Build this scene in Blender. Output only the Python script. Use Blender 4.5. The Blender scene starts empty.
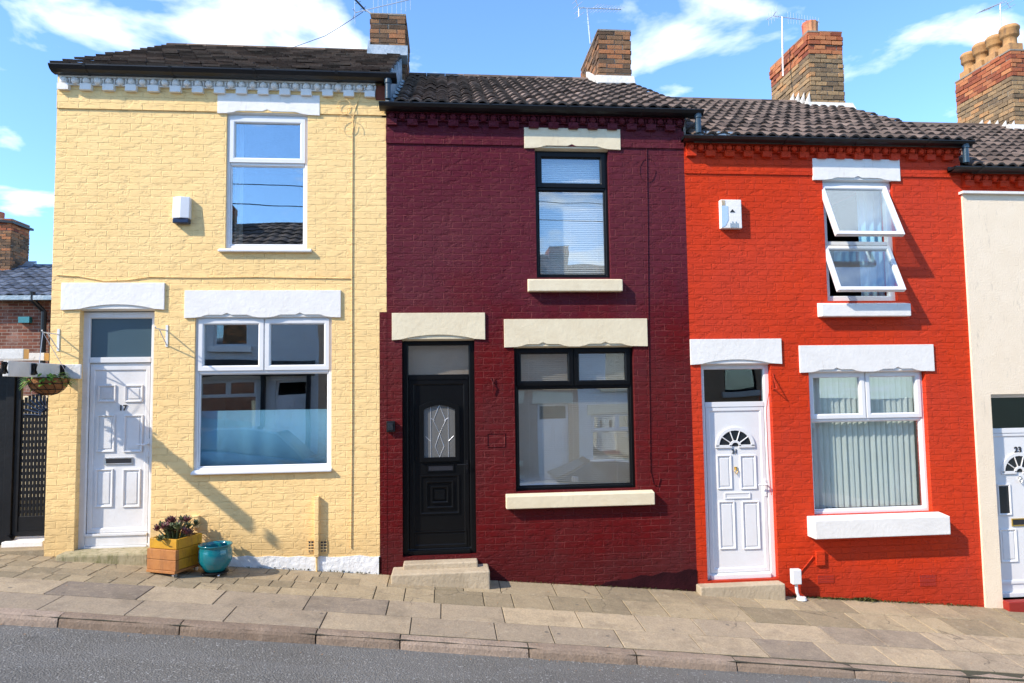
import bpy, bmesh, math, random
from mathutils import Vector, Matrix, noise as mnoise
random.seed(7)
RD = math.radians
sc = bpy.context.scene
col = sc.collection
# ---------------------------------------------------------------- camera
YAW, PIT, ROL, F = 0.09587912, 0.06573378, -0.01428101, 700.0
CAM = Vector((0, -8, 2.0))
fw = Vector((math.sin(YAW)*math.cos(PIT), math.cos(YAW)*math.cos(PIT), math.sin(PIT)))
r0 = Vector((math.cos(YAW), -math.sin(YAW), 0)); u0 = r0.cross(fw)
rt = math.cos(ROL)*r0 + math.sin(ROL)*u0
up = -math.sin(ROL)*r0 + math.cos(ROL)*u0
cam = bpy.data.cameras.new('camera'); co = bpy.data.objects.new('camera', cam); col.objects.link(co)
M = Matrix(((rt.x, up.x, -fw.x, CAM.x), (rt.y, up.y, -fw.y, CAM.y), (rt.z, up.z, -fw.z, CAM.z), (0, 0, 0, 1)))
co.matrix_world = M
cam.sensor_width = 36; cam.lens = F/1024*36; cam.clip_end = 3000; cam.clip_start = 0.05
sc.camera = co

def W(px, py, Y=0.0):
    """a survey helper: where the sight line of an image point meets the vertical plane y = Y"""
    d = fw*F + rt*(px-512) - up*(py-341.5)
    t = (Y-CAM.y)/d.y
    return CAM.x+d.x*t, CAM.z+d.z*t
def RC(a, b, c, d, Y=0.0):
    """rectangle from a surveyed box (left, top, right, bottom) on plane Y -> x0,x1,z0,z1"""
    m1, m2 = (a+c)/2, (b+d)/2
    return W(a, m2, Y)[0], W(c, m2, Y)[0], W(m1, d, Y)[1], W(m1, b, Y)[1]

def gz(x, y=0.0):
    """pavement height"""
    t = min(max(-y/1.85, -3), 1.0)
    a = -.105-.0925*x; b = -.16-.112*x
    return a + (b-a)*max(t, 0)
def rz(x, y):
    """road height (cross-falls towards the far side)"""
    s = (-1.85-y)
    return -.245-.112*x + .02*min(s, 1.5)/1.5 - max(0, s-1.5)*.085

# ---------------------------------------------------------------- node helpers
class NT:
    def __init__(s, name):
        s.m = bpy.data.materials.new(name); s.m.use_nodes = True
        s.t = s.m.node_tree; s.n = s.t.nodes; s.l = s.t.links
        s.b = s.n['Principled BSDF']; s.out = s.n['Material Output']
    def node(s, typ, inp=None, **kw):
        n = s.n.new(typ)
        for k, v in kw.items(): setattr(n, k, v)
        for k, v in (inp or {}).items():
            if isinstance(v, bpy.types.NodeSocket): s.l.new(v, n.inputs[k])
            else: n.inputs[k].default_value = v
        return n
    def math(s, op, a, b=0.0, c=None, clamp=False):
        d = {0: a, 1: b}
        if c is not None: d[2] = c
        return s.node('ShaderNodeMath', d, operation=op, use_clamp=clamp).outputs[0]
    def mix(s, f, a, b, bt='MIX'):
        n = s.node('ShaderNodeMix', data_type='RGBA', blend_type=bt)
        for k, v in ((0, f), (6, a), (7, b)):
            if isinstance(v, bpy.types.NodeSocket): s.l.new(v, n.inputs[k])
            else: n.inputs[k].default_value = (tuple(v)+(1,))[:4] if k else v
        return n.outputs[2]
    def ramp(s, f, stops, interp='LINEAR'):
        n = s.node('ShaderNodeValToRGB', {0: f}); n.color_ramp.interpolation = interp
        e = n.color_ramp.elements
        while len(e) < len(stops): e.new(.5)
        for i, (p, c) in enumerate(stops):
            e[i].position = p
            e[i].color = (c, c, c, 1) if not hasattr(c, '__len__') else (tuple(c)+(1,))[:4]
        return n.outputs[0]
    def obj(s): return s.node('ShaderNodeTexCoord').outputs['Object']
    def noise(s, vec, scale, detail=4, rough=.55, dist=0.0):
        return s.node('ShaderNodeTexNoise', {'Vector': vec, 'Scale': scale, 'Detail': detail, 'Roughness': rough, 'Distortion': dist}).outputs[0]
    def maps(s, vec, scale):
        return s.node('ShaderNodeMapping', {'Vector': vec, 'Scale': scale}).outputs[0]
    def tint(s): return s.node('ShaderNodeAttribute', attribute_name='tint').outputs['Fac']
    def bump(s, h, strength=1.0, dist=.01, prev=None):
        d = {'Height': h, 'Strength': strength, 'Distance': dist}
        if prev is not None: d['Normal'] = prev
        return s.node('ShaderNodeBump', d).outputs[0]
    def fin(s, color=None, rough=None, normal=None, **kw):
        for k, v in (('Base Color', color), ('Roughness', rough), ('Normal', normal)):
            if v is None: continue
            if isinstance(v, bpy.types.NodeSocket): s.l.new(v, s.b.inputs[k])
            else: s.b.inputs[k].default_value = (tuple(v)+(1,))[:4] if k == 'Base Color' else v
        for k, v in kw.items():
            s.b.inputs[k.replace('_', ' ')].default_value = v
        return s.m

def brick_mat(name, paint, paint2, mort=None, rough=.55, relief=.012, patch=None, upper=None, worn=.5, bw=.225, rh=.075, lumps=.5, mortmix=.35, fill=0.0):
    n = NT(name); o = n.obj()
    sx = n.node('ShaderNodeSeparateXYZ', {0: o})
    wob = n.noise(o, 3.0, 2)
    zx = n.math('ADD', sx.outputs[2], n.math('MULTIPLY', n.math('SUBTRACT', wob, .5), .02))
    v = n.node('ShaderNodeCombineXYZ', {0: n.math('ADD', sx.outputs[0], n.math('MULTIPLY', sx.outputs[1], 1.0)), 1: zx, 2: 0.0}).outputs[0]
    # jagged brick edges
    jn = n.node('ShaderNodeTexNoise', {'Vector': o, 'Scale': 22.0, 'Detail': 3.0})
    v = n.node('ShaderNodeVectorMath', {0: v, 1: n.node('ShaderNodeVectorMath', {0: n.node('ShaderNodeVectorMath', {0: jn.outputs[1], 1: (.5, .5, .5)}, operation='SUBTRACT').outputs[0], 1: (.018, .014, 0)}, operation='MULTIPLY').outputs[0]}, operation='ADD').outputs[0]
    b = n.node('ShaderNodeTexBrick', {'Vector': v, 'Color1': (0, 0, 0, 1), 'Color2': (1, 1, 1, 1), 'Mortar': (.5, .5, .5, 1), 'Scale': 1.0, 'Mortar Size': .006, 'Mortar Smooth': .7, 'Bias': 0.0, 'Brick Width': bw, 'Row Height': rh}, offset=.5, squash=1.0)
    bc = n.node('ShaderNodeSeparateColor', {0: b.outputs[0]}).outputs[0]
    big = n.noise(o, 1.1, 4, .6); med = n.noise(n.maps(o, (1, 1, 1.8)), 9, 5, .65); fine = n.noise(o, 70, 4, .65)
    c = n.mix(n.ramp(big, [(.35, 0), (.7, 1)]), paint, paint2)
    c = n.mix(n.math('MULTIPLY', bc, .22), c, tuple(x*.8 for x in paint2))
    if upper:
        g = n.math('ADD', sx.outputs[2], n.math('MULTIPLY', n.math('SUBTRACT', big, .5), 2.2))
        c = n.mix(n.ramp(n.math('MULTIPLY', g, .2), [(.5, 0), (.72, .8)]), c, upper)
    if mort:
        mm = n.math('MULTIPLY', b.outputs[1], n.ramp(n.noise(o, 2.6, 5, .7), [(.42, 0), (.62, 1)]))
        c = n.mix(n.math('MULTIPLY', mm, mortmix), c, mort)
    if patch:
        for pc, ps, thr, seed in patch:
            pn = n.noise(n.node('ShaderNodeVectorMath', {0: o, 1: (seed, 0, seed*2)}, operation='ADD').outputs[0], ps, 5, .7)
            c = n.mix(n.ramp(pn, [(thr, 0), (thr+.02, 1)]), c, pc)
    foot = n.math('ADD', n.math('ADD', sx.outputs[2], n.math('MULTIPLY', sx.outputs[0], .0925)), n.math('MULTIPLY', n.noise(o, 4, 5, .7), -.55))
    c = n.mix(n.math('MULTIPLY', n.ramp(foot, [(.0, 1), (.22, 0)]), .38), c, tuple(x*.42+.012 for x in paint2))
    strk = n.noise(n.maps(o, (9, 9, .5)), 1.3, 5, .7)
    c = n.mix(n.math('MULTIPLY', n.ramp(strk, [(.52, 0), (.72, 1)]), .22), c, tuple(min(1, x*.72+.02) for x in paint2))
    fade = n.noise(o, .55, 3, .5)
    c = n.mix(n.math('MULTIPLY', n.ramp(fade, [(.42, 0), (.62, 1)]), .16), c, tuple(min(1, x*.9+.06) for x in paint))
    c = n.mix(n.math('MULTIPLY', n.ramp(med, [(.3, 1), (.55, 0)]), .14), c, tuple(x*.7 for x in paint))
    if fill:
        ff = n.ramp(n.noise(n.maps(o, (1, 1, 1.7)), 5.5, 4, .7), [(.36, 1), (.6, 1-fill)])
        mort_f = n.math('MULTIPLY', b.outputs[1], ff); bc = n.math('MULTIPLY', bc, .6)
    else: mort_f = b.outputs[1]
    h = n.math('MULTIPLY', n.math('SUBTRACT', 1.0, mort_f), n.math('ADD', .5, n.math('MULTIPLY', n.ramp(med, [(.32, 0), (.5, 1)]), .8)))
    h = n.math('ADD', h, n.math('MULTIPLY', bc, .35))
    h = n.math('ADD', h, n.math('MULTIPLY', n.noise(n.maps(o, (1, 1, 2.2)), 6, 2, .5), lumps*2.0))
    h = n.math('ADD', h, n.math('MULTIPLY', fine, .28))
    nr = n.bump(h, 1.0, relief)
    return n.fin(c, n.math('ADD', rough, n.math('MULTIPLY', med, .12)), nr, Specular_IOR_Level=.12)

def paint_mat(name, c1, c2=None, rough=.4, bs=40, bd=.002, dirt=None, spec=.5, metal=0.0, dthr=.58):
    n = NT(name); o = n.obj()
    a = n.noise(o, 4, 5, .6)
    c = n.mix(n.ramp(a, [(.35, 0), (.7, 1)]), c1, c2 or tuple(x*.88 for x in c1))
    if dirt:
        c = n.mix(n.math('MULTIPLY', n.ramp(n.noise(n.maps(o, (6, 6, 1.3)), 3, 6, .75), [(dthr, 0), (dthr+.18, 1)]), .8), c, dirt)
    t = n.tint()
    c = n.mix(n.math('MULTIPLY', t, .5), c, tuple(x*.55 for x in c1))
    nr = n.bump(n.noise(o, bs, 4, .6), 1.0, bd)
    return n.fin(c, n.math('ADD', rough, n.math('MULTIPLY', a, .1)), nr, Specular_IOR_Level=spec, Metallic=metal)

def tinted_mat(name, stops, rough=.8, bs=30, bd=.006, mottling=.35, speck=None, spec=.3, interp='LINEAR', stain=.35, gum=0.0):
    """colour runs along a palette with each piece's own tint"""
    n = NT(name); o = n.obj()
    a = n.noise(o, 7, 6, .7); f = n.noise(o, 60, 4, .7)
    t = n.math('ADD', n.tint(), n.math('MULTIPLY', n.math('SUBTRACT', a, .5), mottling))
    c = n.ramp(t, stops, interp)
    c = n.mix(n.math('MULTIPLY', n.ramp(f, [(.35, 1), (.6, 0)]), .3), c, (.03, .028, .022))
    if speck:
        sp, sthr = speck
        c = n.mix(n.ramp(n.noise(o, 14, 6, .8), [(sthr, 0), (sthr+.06, 1)]), c, sp)
    st = n.noise(o, 2.2, 6, .75, .3)
    c = n.mix(n.math('MULTIPLY', n.ramp(st, [(.50, 0), (.68, 1)]), stain), c, (.12, .095, .07))
    if gum:
        vz = n.node('ShaderNodeTexVoronoi', {'Vector': n.maps(o, (1, 1, 0)), 'Scale': 3.2, 'Randomness': 1.0}).outputs[0]
        c = n.mix(n.math('MULTIPLY', n.ramp(vz, [(.05, 1), (.075, 0)]), gum), c, (.10, .09, .08))
        ck = n.node('ShaderNodeTexVoronoi', {'Vector': n.node('ShaderNodeVectorMath', {0: n.maps(o, (1, 1, 0)), 1: n.node('ShaderNodeVectorMath', {0: n.node('ShaderNodeTexNoise', {'Vector': o, 'Scale': 5.0, 'Detail': 4.0}).outputs[1], 1: (.25, .25, 0)}, operation='MULTIPLY').outputs[0]}, operation='ADD').outputs[0], 'Scale': .9}, feature='DISTANCE_TO_EDGE').outputs[0]
        cf = n.math('MULTIPLY', n.ramp(ck, [(.0, 1), (.006, 0)]), n.ramp(n.noise(o, .8, 2), [(.5, 0), (.56, 1)]))
        c = n.mix(n.math('MULTIPLY', cf, .7), c, (.06, .05, .04))
        c = n.mix(n.math('MULTIPLY', n.ramp(n.noise(o, 11, 6, .8), [(.55, 0), (.66, 1)]), .35), c, (.50, .42, .31))
    h = n.math('ADD', a, n.math('MULTIPLY', f, .5))
    return n.fin(c, rough, n.bump(h, 1.0, bd), Specular_IOR_Level=spec)

def glass_mat(name, refl=.2, tintc=(.75, .85, .88), rough=0.0):
    n = NT(name); n.n.remove(n.b)
    lw = n.math('MULTIPLY', n.math('POWER', n.node('ShaderNodeLayerWeight', {0: .5}).outputs['Facing'], 4.0), .6)
    o = n.obj()
    nb = n.bump(n.noise(o, 1.3, 1, .4), 1.0, .0022)
    g = n.node('ShaderNodeBsdfGlossy', {'Color': (.9, .96, 1, 1), 'Roughness': rough, 'Normal': nb})
    t = n.node('ShaderNodeBsdfTransparent', {'Color': tintc+(1,)})
    f = n.math('ADD', lw, refl, clamp=True)
    mx = n.node('ShaderNodeMixShader', {0: f, 1: t.outputs[0], 2: g.outputs[0]})
    n.l.new(mx.outputs[0], n.out.inputs[0])
    return n.m

MT = {}
MT['yellow'] = brick_mat('yellow_painted_brick', (.95, .665, .305), (.92, .615, .26), rough=.7, relief=.0052, lumps=.6, fill=.8, patch=[((.76, .53, .24), 2.3, .66, 3.0)])
MT['maroon'] = brick_mat('maroon_painted_brick', (.122, .0052, .0060), (.082, .0042, .0054), mort=(.36, .10, .09), rough=.42, relief=.0085, upper=(.092, .0105, .023), lumps=.5, mortmix=.36, fill=.5,
    patch=[((.40, .018, .018), 5.5, .71, 1.0), ((.05, .006, .009), 2.5, .66, 7.0), ((.45, .40, .38), 13, .77, 5.0)])
MT['red'] = brick_mat('red_painted_brick', (.62, .045, .009), (.53, .034, .008), rough=.45, relief=.007, lumps=.5, fill=.6, patch=[((.28, .02, .018), 3.4, .73, 9.0)])
MT['bitumen'] = paint_mat('black_bitumen_paint', (.018, .004, .006), (.034, .007, .010), .9, 40, .008, spec=.1)
MT['whitewash'] = paint_mat('white_masonry_paint', (.80, .80, .79), (.72, .71, .69), .6, 18, .014, dirt=(.45, .38, .3), dthr=.64)
MT['render'] = paint_mat('cream_roughcast', (.86, .72, .54), (.82, .68, .50), .85, 60, .005, dirt=(.5, .42, .32))
MT['stone_white'] = paint_mat('white_painted_stone', (.82, .79, .74), (.75, .72, .67), .6, 22, .004, dirt=(.55, .50, .43), dthr=.6)
MT['stone_cream'] = paint_mat('cream_painted_stone', (.76, .66, .46), (.69, .58, .39), .55, 22, .004, dirt=(.5, .40, .27), dthr=.6)
MT['upvc'] = paint_mat('white_upvc', (.76, .755, .75), (.72, .715, .71), .25, 8, .0008)
MT['woodwhite'] = paint_mat('white_gloss_paint', (.75, .745, .74), (.67, .655, .63), .38, 26, .002, dirt=(.4, .33, .26), dthr=.62)
MT['black_upvc'] = paint_mat('black_upvc', (.004, .0045, .005), (.003, .003, .0035), .3, 60, .0004, spec=.22)
MT['gutter'] = paint_mat('black_gutter_plastic', (.007, .008, .010), (.013, .014, .017), .3, 20, .001, spec=.35, dirt=(.12, .11, .1), dthr=.66)
MT['bluepipe'] = paint_mat('faded_black_pipe', (.02, .045, .07), (.03, .07, .10), .3)
MT['lead'] = paint_mat('lead_flashing', (.26, .33, .38), (.42, .47, .5), .42, 16, .01, metal=.4, dirt=(.7, .7, .68), dthr=.6)
MT['mortar_white'] = paint_mat('pale_mortar_flaunching', (.62, .60, .56), (.5, .48, .44), .8, 20, .012)
MT['stepstone'] = paint_mat('worn_sandstone', (.48, .39, .27), (.38, .30, .20), .8, 26, .008, dirt=(.2, .16, .1), dthr=.56)
MT['mossstone'] = paint_mat('mossy_stone', (.42, .35, .23), (.30, .26, .14), .9, 30, .006, dirt=(.11, .11, .03), dthr=.48)
MT['chrome'] = paint_mat('metal_fitting', (.7, .7, .7), None, .25, metal=1.0)
MT['brass'] = paint_mat('brass_fitting', (.75, .5, .12), None, .3, metal=1.0)
MT['ink'] = paint_mat('dark_lettering', (.02, .02, .025), None, .4)
MT['black_iron'] = paint_mat('black_painted_metal', (.006, .006, .007), (.010, .010, .011), .4, 30, .002, spec=.25)
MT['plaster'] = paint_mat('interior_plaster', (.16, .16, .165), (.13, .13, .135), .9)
MT['alu'] = paint_mat('aerial_aluminium', (.62, .63, .65), None, .35, metal=.6)
MT['timber'] = paint_mat('limewashed_timber', (.74, .72, .68), (.60, .58, .54), .8, 30, .006, dirt=(.35, .31, .26), dthr=.58)
MT['endgrain'] = paint_mat('timber_end_grain', (.5, .36, .2), None, .8)
MT['blind'] = paint_mat('white_blind_slat', (.93, .88, .80), (.90, .85, .77), .5)
MT['blindlow'] = paint_mat('warm_white_blind_slat', (.66, .58, .48), (.62, .54, .45), .5)
MT['g_mirror'] = glass_mat('window_glass_catching_the_street', .27, (.95, .97, .97))
MT['blindtan'] = paint_mat('tan_blind_fabric', (.55, .42, .32), None, .8)
MT['vblind'] = paint_mat('grey_green_blind_fabric', (.80, .85, .80), (.74, .79, .74), .8)
MT['bluefabric'] = paint_mat('pale_blue_curtain', (.48, .80, .95), (.42, .74, .90), .8)
MT['tilebrown'] = tinted_mat('weathered_flat_tile', [(.0, (.045, .029, .02)), (.5, (.115, .073, .053)), (1, (.21, .145, .105))], .9, 30, .014, .6, speck=((.36, .31, .25), .63))
MT['pantile'] = tinted_mat('concrete_pantile', [(.0, (.065, .045, .035)), (.5, (.145, .103, .082)), (1, (.25, .18, .145))], .85, 30, .008, .5, speck=((.36, .33, .27), .66))
MT['slate'] = tinted_mat('blue_grey_tile', [(.0, (.07, .08, .10)), (.5, (.14, .16, .20)), (1, (.3, .33, .38))], .5, 30, .004)
MT['stock'] = tinted_mat('sooty_stock_brick', [(.0, (.09, .055, .034)), (.35, (.19, .105, .058)), (.7, (.30, .16, .08)), (1, (.44, .17, .07))], .9, 25, .02, .8)
MT['stockbuff'] = tinted_mat('buff_stock_brick', [(.0, (.17, .115, .07)), (.35, (.30, .20, .11)), (.75, (.44, .28, .14)), (1, (.52, .26, .11))], .9, 25, .02, .8)
MT['orange'] = tinted_mat('orange_red_brick', [(.0, (.22, .055, .03)), (.5, (.42, .12, .05)), (1, (.55, .22, .09))], .85, 40, .01, .35)
MT['mortar'] = paint_mat('lime_mortar', (.30, .26, .21), (.2, .17, .14), .95, 30, .01)
MT['terracotta'] = paint_mat('terracotta_pot', (.50, .27, .10), (.40, .20, .08), .8, 20, .006, dirt=(.2, .12, .07), dthr=.5)
MT['terracotta_red'] = paint_mat('red_terracotta_pot', (.42, .09, .05), (.50, .26, .11), .7, 20, .006)
MT['flag'] = tinted_mat('sandstone_flag', [(.0, (.23, .185, .145)), (.3, (.34, .27, .195)), (.7, (.42, .33, .225)), (1, (.53, .41, .265))], .85, 30, .008, .8, stain=.42, gum=.8)
MT['paver'] = tinted_mat('small_stone_paver', [(.0, (.27, .215, .135)), (.5, (.36, .28, .175)), (1, (.46, .36, .225))], .9, 30, .009, .8, stain=.42, gum=.5)
MT['kerbstone'] = tinted_mat('pink_granite_kerb', [(.0, (.22, .155, .11)), (.5, (.33, .245, .18)), (1, (.43, .325, .25))], .85, 50, .016, .9)
MT['joint'] = paint_mat('dirty_joint', (.07, .058, .04), (.05, .055, .022), .95, 60, .01)
MT['teal'] = paint_mat('teal_glaze', (.004, .13, .16), (.006, .19, .22), .1, 6, .002, spec=.8)
MT['soil'] = paint_mat('potting_soil', (.03, .02, .014), None, .95, 60, .02)
MT['planter_yellow'] = paint_mat('yellow_stained_board', (.52, .27, .008), (.40, .18, .008), .5, 26, .004, dirt=(.2, .09, .02), dthr=.52)
MT['planter_tan'] = paint_mat('tan_bare_board', (.42, .17, .04), (.32, .115, .028), .6, 26, .005, dirt=(.25, .1, .03), dthr=.5)
MT['succulent'] = tinted_mat('purple_green_leaf', [(0, (.09, .12, .05)), (.4, (.22, .24, .10)), (.7, (.20, .055, .08)), (1, (.36, .14, .14))], .5, 20, .002)
MT['leafgreen'] = tinted_mat('bright_green_leaf', [(0, (.05, .12, .01)), (.6, (.14, .30, .02)), (1, (.25, .42, .06))], .5, 20, .002)
MT['weed'] = tinted_mat('weed_leaf', [(0, (.05, .08, .02)), (1, (.16, .15, .05))], .7)
MT['coir'] = paint_mat('coir_liner', (.34, .15, .05), (.22, .09, .03), .95, 60, .02)
MT['greyglass'] = NT('obscure_grey_glass').fin((.055, .095, .12), .22, Specular_IOR_Level=.6)
MT['g_clear'] = glass_mat('window_glass', .27, (.86, .92, .94))
MT['g_soft'] = glass_mat('window_glass_over_blind', .17, (.95, .97, .97))
MT['g_dark'] = glass_mat('dark_transom_glass', .1, (.55, .62, .65))
MT['bluebox'] = paint_mat('dark_blue_plastic', (.01, .025, .07), None, .25)
MT['label_blue'] = paint_mat('pale_blue_plastic', (.45, .6, .78), None, .3)
MT['opp_brick'] = brick_mat('tan_brick_opposite', (.62, .42, .27), (.55, .36, .23), rough=.8, relief=.008)
MT['opp_grey'] = brick_mat('grey_render_opposite', (.72, .71, .68), (.64, .63, .61), rough=.8, relief=.004)
MT['oldbrick'] = None
def oldbrick():
    n = NT('old_red_brick'); o = n.obj(); s = n.node('ShaderNodeSeparateXYZ', {0: o})
    v = n.node('ShaderNodeCombineXYZ', {0: n.math('ADD', s.outputs[0], s.outputs[1]), 1: s.outputs[2], 2: 0.0}).outputs[0]
    b = n.node('ShaderNodeTexBrick', {'Vector': v, 'Color1': (.11, .03, .018, 1), 'Color2': (.30, .10, .055, 1), 'Mortar': (.32, .25, .2, 1), 'Scale': 1.0, 'Mortar Size': .008, 'Mortar Smooth': .3, 'Brick Width': .225, 'Row Height': .075})
    a = n.noise(o, 3, 5, .7)
    c = n.mix(n.math('MULTIPLY', n.ramp(n.noise(o, 1.7, 6, .8), [(.5, 0), (.65, 1)]), .55), b.outputs[0], (.42, .32, .27))
    c = n.mix(n.math('MULTIPLY', n.ramp(a, [(.4, 1), (.6, 0)]), .35), c, (.10, .035, .025))
    return n.fin(c, .9, n.bump(n.math('SUBTRACT', a, b.outputs[1]), 1, .006))
MT['oldbrick'] = oldbrick()
def asphalt():
    n = NT('asphalt'); o = n.obj()
    f = n.noise(o, 85, 3, .85); g = n.node('ShaderNodeTexVoronoi', {'Vector': o, 'Scale': 70.0}).outputs[0]
    big = n.noise(o, .9, 5, .6)
    c = n.mix(n.ramp(f, [(.35, 0), (.68, 1)]), (.095, .090, .080), (.235, .222, .20))
    c = n.mix(n.ramp(n.noise(o, 45, 2, .5), [(.62, 0), (.67, 1)]), c, (.36, .35, .33))
    c = n.mix(n.math('MULTIPLY', n.ramp(big, [(.35, 0), (.7, 1)]), .35), c, (.085, .083, .08))
    pt = n.noise(n.maps(o, (.7, 2.2, 1)), 1.3, 4, .6)
    c = n.mix(n.math('MULTIPLY', n.ramp(pt, [(.5, 0), (.56, 1)]), .3), c, (.19, .185, .175))
    c = n.mix(n.math('MULTIPLY', n.ramp(n.noise(o, 2.7, 6, .8), [(.62, 0), (.7, 1)]), .5), c, (.055, .052, .05))
    return n.fin(c, .85, n.bump(n.math('ADD', n.math('MULTIPLY', g, 1.0), f), 1, .006), Specular_IOR_Level=.3)
MT['asphalt'] = asphalt()
def soilmat():
    n = NT('earth_and_grass'); o = n.obj()
    c = n.mix(n.noise(o, .4, 6, .7), (.09, .08, .05), (.06, .09, .03))
    return n.fin(c, .95)
MT['earth'] = soilmat()

# ---------------------------------------------------------------- mesh builder
ORG = [Vector((0, 0, 0))]
class MB:
    def __init__(s): s.v = []; s.f = []; s.mi = []; s.ti = []
    def add(s, vs, fs, m=0, t=0.0):
        k = len(s.v); s.v += [Vector(p) for p in vs]
        for f in fs: s.f.append([i+k for i in f]); s.mi.append(m); s.ti.append(t)
        return s
    def box(s, x0, x1, y0, y1, z0, z1, m=0, t=0.0, rot=None, piv=None):
        vs = [Vector((x, y, z)) for x in (x0, x1) for y in (y0, y1) for z in (z0, z1)]
        if rot is not None:
            pv = Vector(piv) if piv else Vector(((x0+x1)/2, (y0+y1)/2, (z0+z1)/2))
            vs = [pv+rot @ (p-pv) for p in vs]
        return s.add(vs, [(0, 1, 3, 2), (4, 6, 7, 5), (0, 4, 5, 1), (2, 3, 7, 6), (0, 2, 6, 4), (1, 5, 7, 3)], m, t)
    def prism(s, pts, a, b, axis='y', m=0, t=0.0):
        """pts: outline; extruded from a to b along axis. for y: pts=(x,z); for x: pts=(y,z); for z: pts=(x,y)"""
        def P(p, c): return {'y': (p[0], c, p[1]), 'x': (c, p[0], p[1]), 'z': (p[0], p[1], c)}[axis]
        n = len(pts); vs = [P(p, a) for p in pts]+[P(p, b) for p in pts]
        fs = [list(range(n)), list(range(2*n-1, n-1, -1))]+[(i, i+n, (i+1) % n+n, (i+1) % n) for i in range(n)]
        return s.add(vs, fs, m, t)
    def tube(s, pts, r, n=8, m=0, t=0.0, cap=True):
        pts = [Vector(p) for p in pts]; rs = r if hasattr(r, '__len__') else [r]*len(pts)
        vs = []; ref = Vector((0.13, .31, .94))
        for i, p in enumerate(pts):
            d = (pts[min(i+1, len(pts)-1)]-pts[max(i-1, 0)]).normalized()
            a = d.cross(ref)
            if a.length < .1: a = d.cross(Vector((1, 0, 0)))
            a.normalize(); b = d.cross(a)
            for k in range(n):
                w = 2*math.pi*k/n; vs.append(p+(a*math.cos(w)+b*math.sin(w))*rs[i])
        fs = []
        for i in range(len(pts)-1):
            for k in range(n): fs.append((i*n+k, i*n+(k+1) % n, (i+1)*n+(k+1) % n, (i+1)*n+k))
        if cap: fs.append(list(range(n))[::-1]); fs.append([(len(pts)-1)*n+k for k in range(n)])
        return s.add(vs, fs, m, t)
    def lathe(s, prof, c, n=24, m=0, t=0.0, flute=0, fd=0.0):
        c = Vector(c); vs = []; fs = []
        for r, z in prof:
            for k in range(n):
                w = 2*math.pi*k/n; rr = r*(1+fd*math.cos(flute*w)) if flute else r
                vs.append(c+Vector((rr*math.cos(w), rr*math.sin(w), z)))
        for i in range(len(prof)-1):
            for k in range(n): fs.append((i*n+k, i*n+(k+1) % n, (i+1)*n+(k+1) % n, (i+1)*n+k))
        return s.add(vs, fs, m, t)
    def xform(s, mat):
        s.v = [mat @ p for p in s.v]; return s
    def build(s, name, mats, parent=None, bev=0.0, smooth=False, label=None, segs=2):
        me = bpy.data.meshes.new(name); O = ORG[0]
        me.from_pydata([tuple(p-O) for p in s.v], [], s.f)
        mats = mats if isinstance(mats, (list, tuple)) else [mats]
        for x in mats: me.materials.append(MT[x] if isinstance(x, str) else x)
        me.polygons.foreach_set('material_index', s.mi)
        if smooth: me.polygons.foreach_set('use_smooth', [True]*len(s.f))
        at = me.attributes.new('tint', 'FLOAT', 'FACE'); at.data.foreach_set('value', s.ti)
        bm = bmesh.new(); bm.from_mesh(me); bmesh.ops.recalc_face_normals(bm, faces=bm.faces); bm.to_mesh(me); bm.free()
        ob = bpy.data.objects.new(name, me); col.objects.link(ob)
        if parent is not None: ob.parent = parent
        else: ob.location = O
        if bev:
            md = ob.modifiers.new('bevel', 'BEVEL'); md.width = bev; md.segments = segs; md.limit_method = 'ANGLE'; md.angle_limit = RD(40)
        if label: ob['label'] = label
        return ob
def tag(o, label, cat, group=None, kind=None):
    if label: o['label'] = label
    if cat: o['category'] = cat
    if group: o['group'] = group
    if kind: o['kind'] = kind
    return o
def struct(o): o['kind'] = 'structure'; return o
def empty(name, loc, label, cat, group=None):
    o = bpy.data.objects.new(name, None); o.empty_display_size = .2; col.objects.link(o)
    o.location = loc; ORG[0] = Vector(loc); tag(o, label, cat, group); return o
def reset(): ORG[0] = Vector((0, 0, 0))
def text_mesh(txt, size, loc, name, mat, parent, depth=.004):
    cu = bpy.data.curves.new(name, 'FONT'); cu.body = txt; cu.size = size; cu.align_x = 'CENTER'; cu.align_y = 'CENTER'; cu.extrude = depth; cu.offset = size*.018
    to = bpy.data.objects.new('temporary', cu); col.objects.link(to)
    bpy.context.view_layer.update()
    dg = bpy.context.evaluated_depsgraph_get(); me = bpy.data.meshes.new_from_object(to.evaluated_get(dg))
    bpy.data.objects.remove(to); bpy.data.curves.remove(cu)
    me.transform(Matrix.Translation(Vector(loc)-ORG[0]) @ Matrix.Rotation(math.pi/2, 4, 'X'))
    me.name = name; me.materials.clear(); me.materials.append(MT[mat])
    o = bpy.data.objects.new(name, me); col.objects.link(o)
    if parent is not None: o.parent = parent
    return o
GRP_H = 'terraced houses along the sloping street'

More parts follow.
